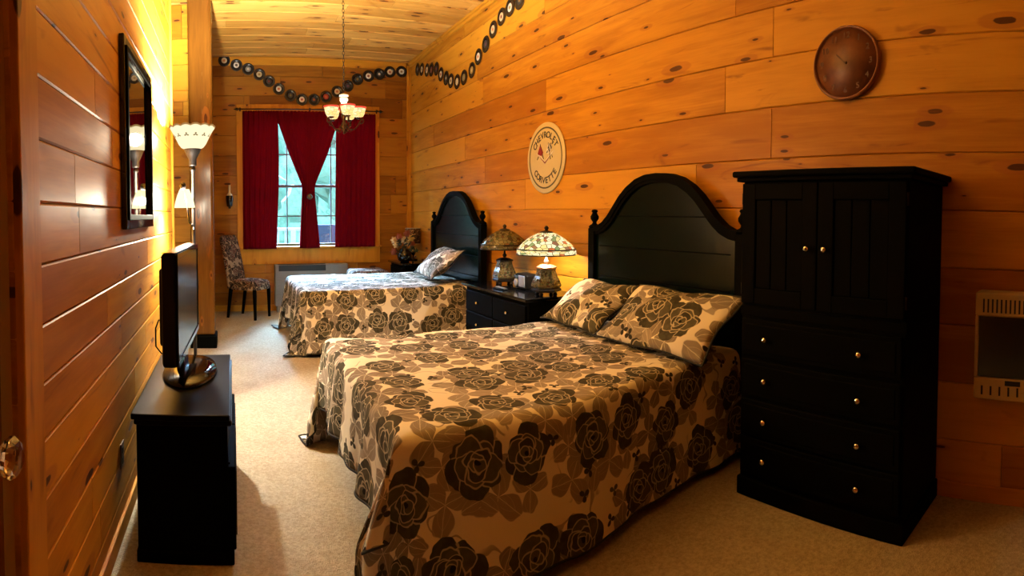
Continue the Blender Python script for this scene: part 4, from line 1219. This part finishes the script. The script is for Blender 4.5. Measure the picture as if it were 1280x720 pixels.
# ------------------------------------------------------------------ wall clock
CY, CZ, CR = 1.505, 2.405, .215
t = thing('wall_clock', 'round worn brown wall clock high above the wardrobe', 'clock', (W, CY, CZ - CR))
b = B(); b.lathe([(CR * .95, 0), (CR, -.012), (CR, -.032), (CR * .965, -.042), (CR * .93, -.038), (CR * .915, -.024)], W - .002, CY, CZ, 64, axis='x'); obj('rim', b, m['clockrim'], t)
b = B(); b.lathe([(CR * .915, -.020), (CR * .915, -.026), (.001, -.027)], W - .002, CY, CZ, 48, axis='x'); obj('face', b, m['clockface'], t)
FC = Matrix(((0, 0, -1, W - .0300), (-1, 0, 0, CY), (0, 1, 0, CZ), (0, 0, 0, 1)))
it = []
for h in range(1, 13):
    a = PI / 2 - h * PI / 6
    lettering(t, [(str(h), .048, FC @ Matrix.Translation((.158 * math.cos(a), .158 * math.sin(a), 0)))], m['numeral'], 'numeral', .001)
b = B(); b.prism([(.004, -.004), (-.06, .055), (-.065, .050), (-.004, -.008)], lambda a, c, d: Vector((W - .002 - d, CY - a, CZ + c)), .0295, .0305); b.lathe([(.008, -.027), (.008, -.031), (.001, -.032)], W - .002, CY, CZ, 12, axis='x'); obj('hand', b, m['numeral'], t)

# ------------------------------------------------------------------ wall heater
hy0, hy1, hz0, hz1 = .13, .685, .585, 1.143
t = thing('wall_heater', 'beige gas wall heater with dark front on the pine wall past the wardrobe', 'heater', (W, .41, hz0))
xf = W - .115
b = B(); b.box(xf + .02, hy0, hz0, W - .001, hy1, hz1, .012, 3)
b.box(xf, hy0, hz1 - .125, xf + .022, hy1, hz1 - .004, .008); b.box(xf, hy0, hz0 + .004, xf + .022, hy1, hz0 + .115, .008)
for y in (hy0, hy1 - .018): b.box(xf + .004, y, hz0 + .1155, xf + .022, y + .018, hz1 - .1255, .004)
obj('housing', b, m['beige'], t)
b = B(); b.box(xf + .010, hy0 + .02, hz0 + .118, xf + .0198, hy1 - .02, hz1 - .128, .002); obj('dark_panel', b, m['screen'], t)
for (z0, z1, n, r) in ((hz1 - .105, hz1 - .035, 21, .0045), (hz0 + .028, hz0 + .075, 11, .005)):
    for k in range(n):
        b = B(); y = hy1 - .045 - k * (hy1 - hy0 - .09) / (n - 1); b.box(xf - .0012, y - r, z0, xf + .001, y + r, z1, .001); obj('vent_slot', b, m['dark'], t)
b = B(); b.box(xf - .002, hy1 - .245, hz0 + .082, xf - .0002, hy1 - .165, hz0 + .108, .001); obj('name_plate', b, m['dark'], t)

# ------------------------------------------------------------------ lights
def point(name, loc, e, col, r):
    l = bpy.data.lights.new(name, 'POINT'); l.energy = e; l.color = col; l.shadow_soft_size = r
    o = bpy.data.objects.new(name, l); C.objects.link(o); o.location = loc; return o
warm = (1.0, .96, .80)
point('torchiere_bulb', (lx, ly, 2.12), 740, warm, .05)
point('reading_bulb', (ax + .012, ay, 1.63), 175, (1.0, .95, .82), .03)
for p in CH: point('chandelier_bulb', p, 2.5, warm, .025)
point('bedside_bulb', (LA[0], LA[1], NS + .43), 26, (1.0, .90, .72), .04)
s = bpy.data.lights.new('daylight', 'SUN'); s.energy = 140; s.angle = math.radians(50); s.color = (.40, .64, 1.0)
o = bpy.data.objects.new('daylight', s); C.objects.link(o); o.rotation_euler = Vector((.12, -1, -.62)).to_track_quat('-Z', 'Y').to_euler()
w = bpy.data.worlds.new('sky'); SC.world = w; w.use_nodes = True
bg = w.node_tree.nodes['Background']; bg.inputs[0].default_value = (.50, .80, 1.0, 1); bg.inputs[1].default_value = 5.5

# ------------------------------------------------------------------ camera: a panoramic sweep, as the photograph was taken
cam = bpy.data.cameras.new('camera'); co = bpy.data.objects.new('camera', cam); C.objects.link(co)
cam.type = 'PANO'; cam.panorama_type = 'CENTRAL_CYLINDRICAL'
F = 700.0; CYP = 291.26
cam.central_cylindrical_range_u_min = -640 / F; cam.central_cylindrical_range_u_max = 640 / F
cam.central_cylindrical_range_v_min = -(720 - CYP) / F; cam.central_cylindrical_range_v_max = CYP / F
cam.central_cylindrical_radius = 1.0
cam.clip_start = .02
Rz = Matrix.Rotation(-.5004, 3, 'Z'); Rx = Matrix.Rotation(-.0313, 3, 'X'); Ry = Matrix.Rotation(-.003, 3, 'Y')
Rw = Rz @ Rx @ Ry
basis = Matrix((Rw.col[0], Rw.col[2], -Rw.col[1])).transposed()
co.matrix_world = Matrix.Translation((0, 0, 1.5)) @ basis.to_4x4()
SC.camera = co
SC.view_settings.view_transform = 'Standard'; SC.view_settings.look = 'None'; SC.view_settings.gamma = 1; SC.view_settings.exposure = 0.95
SC.view_settings.use_curve_mapping = False
SC.cycles.use_denoising = True; SC.cycles.max_bounces = 10; SC.cycles.diffuse_bounces = 6; SC.cycles.sample_clamp_indirect = 6
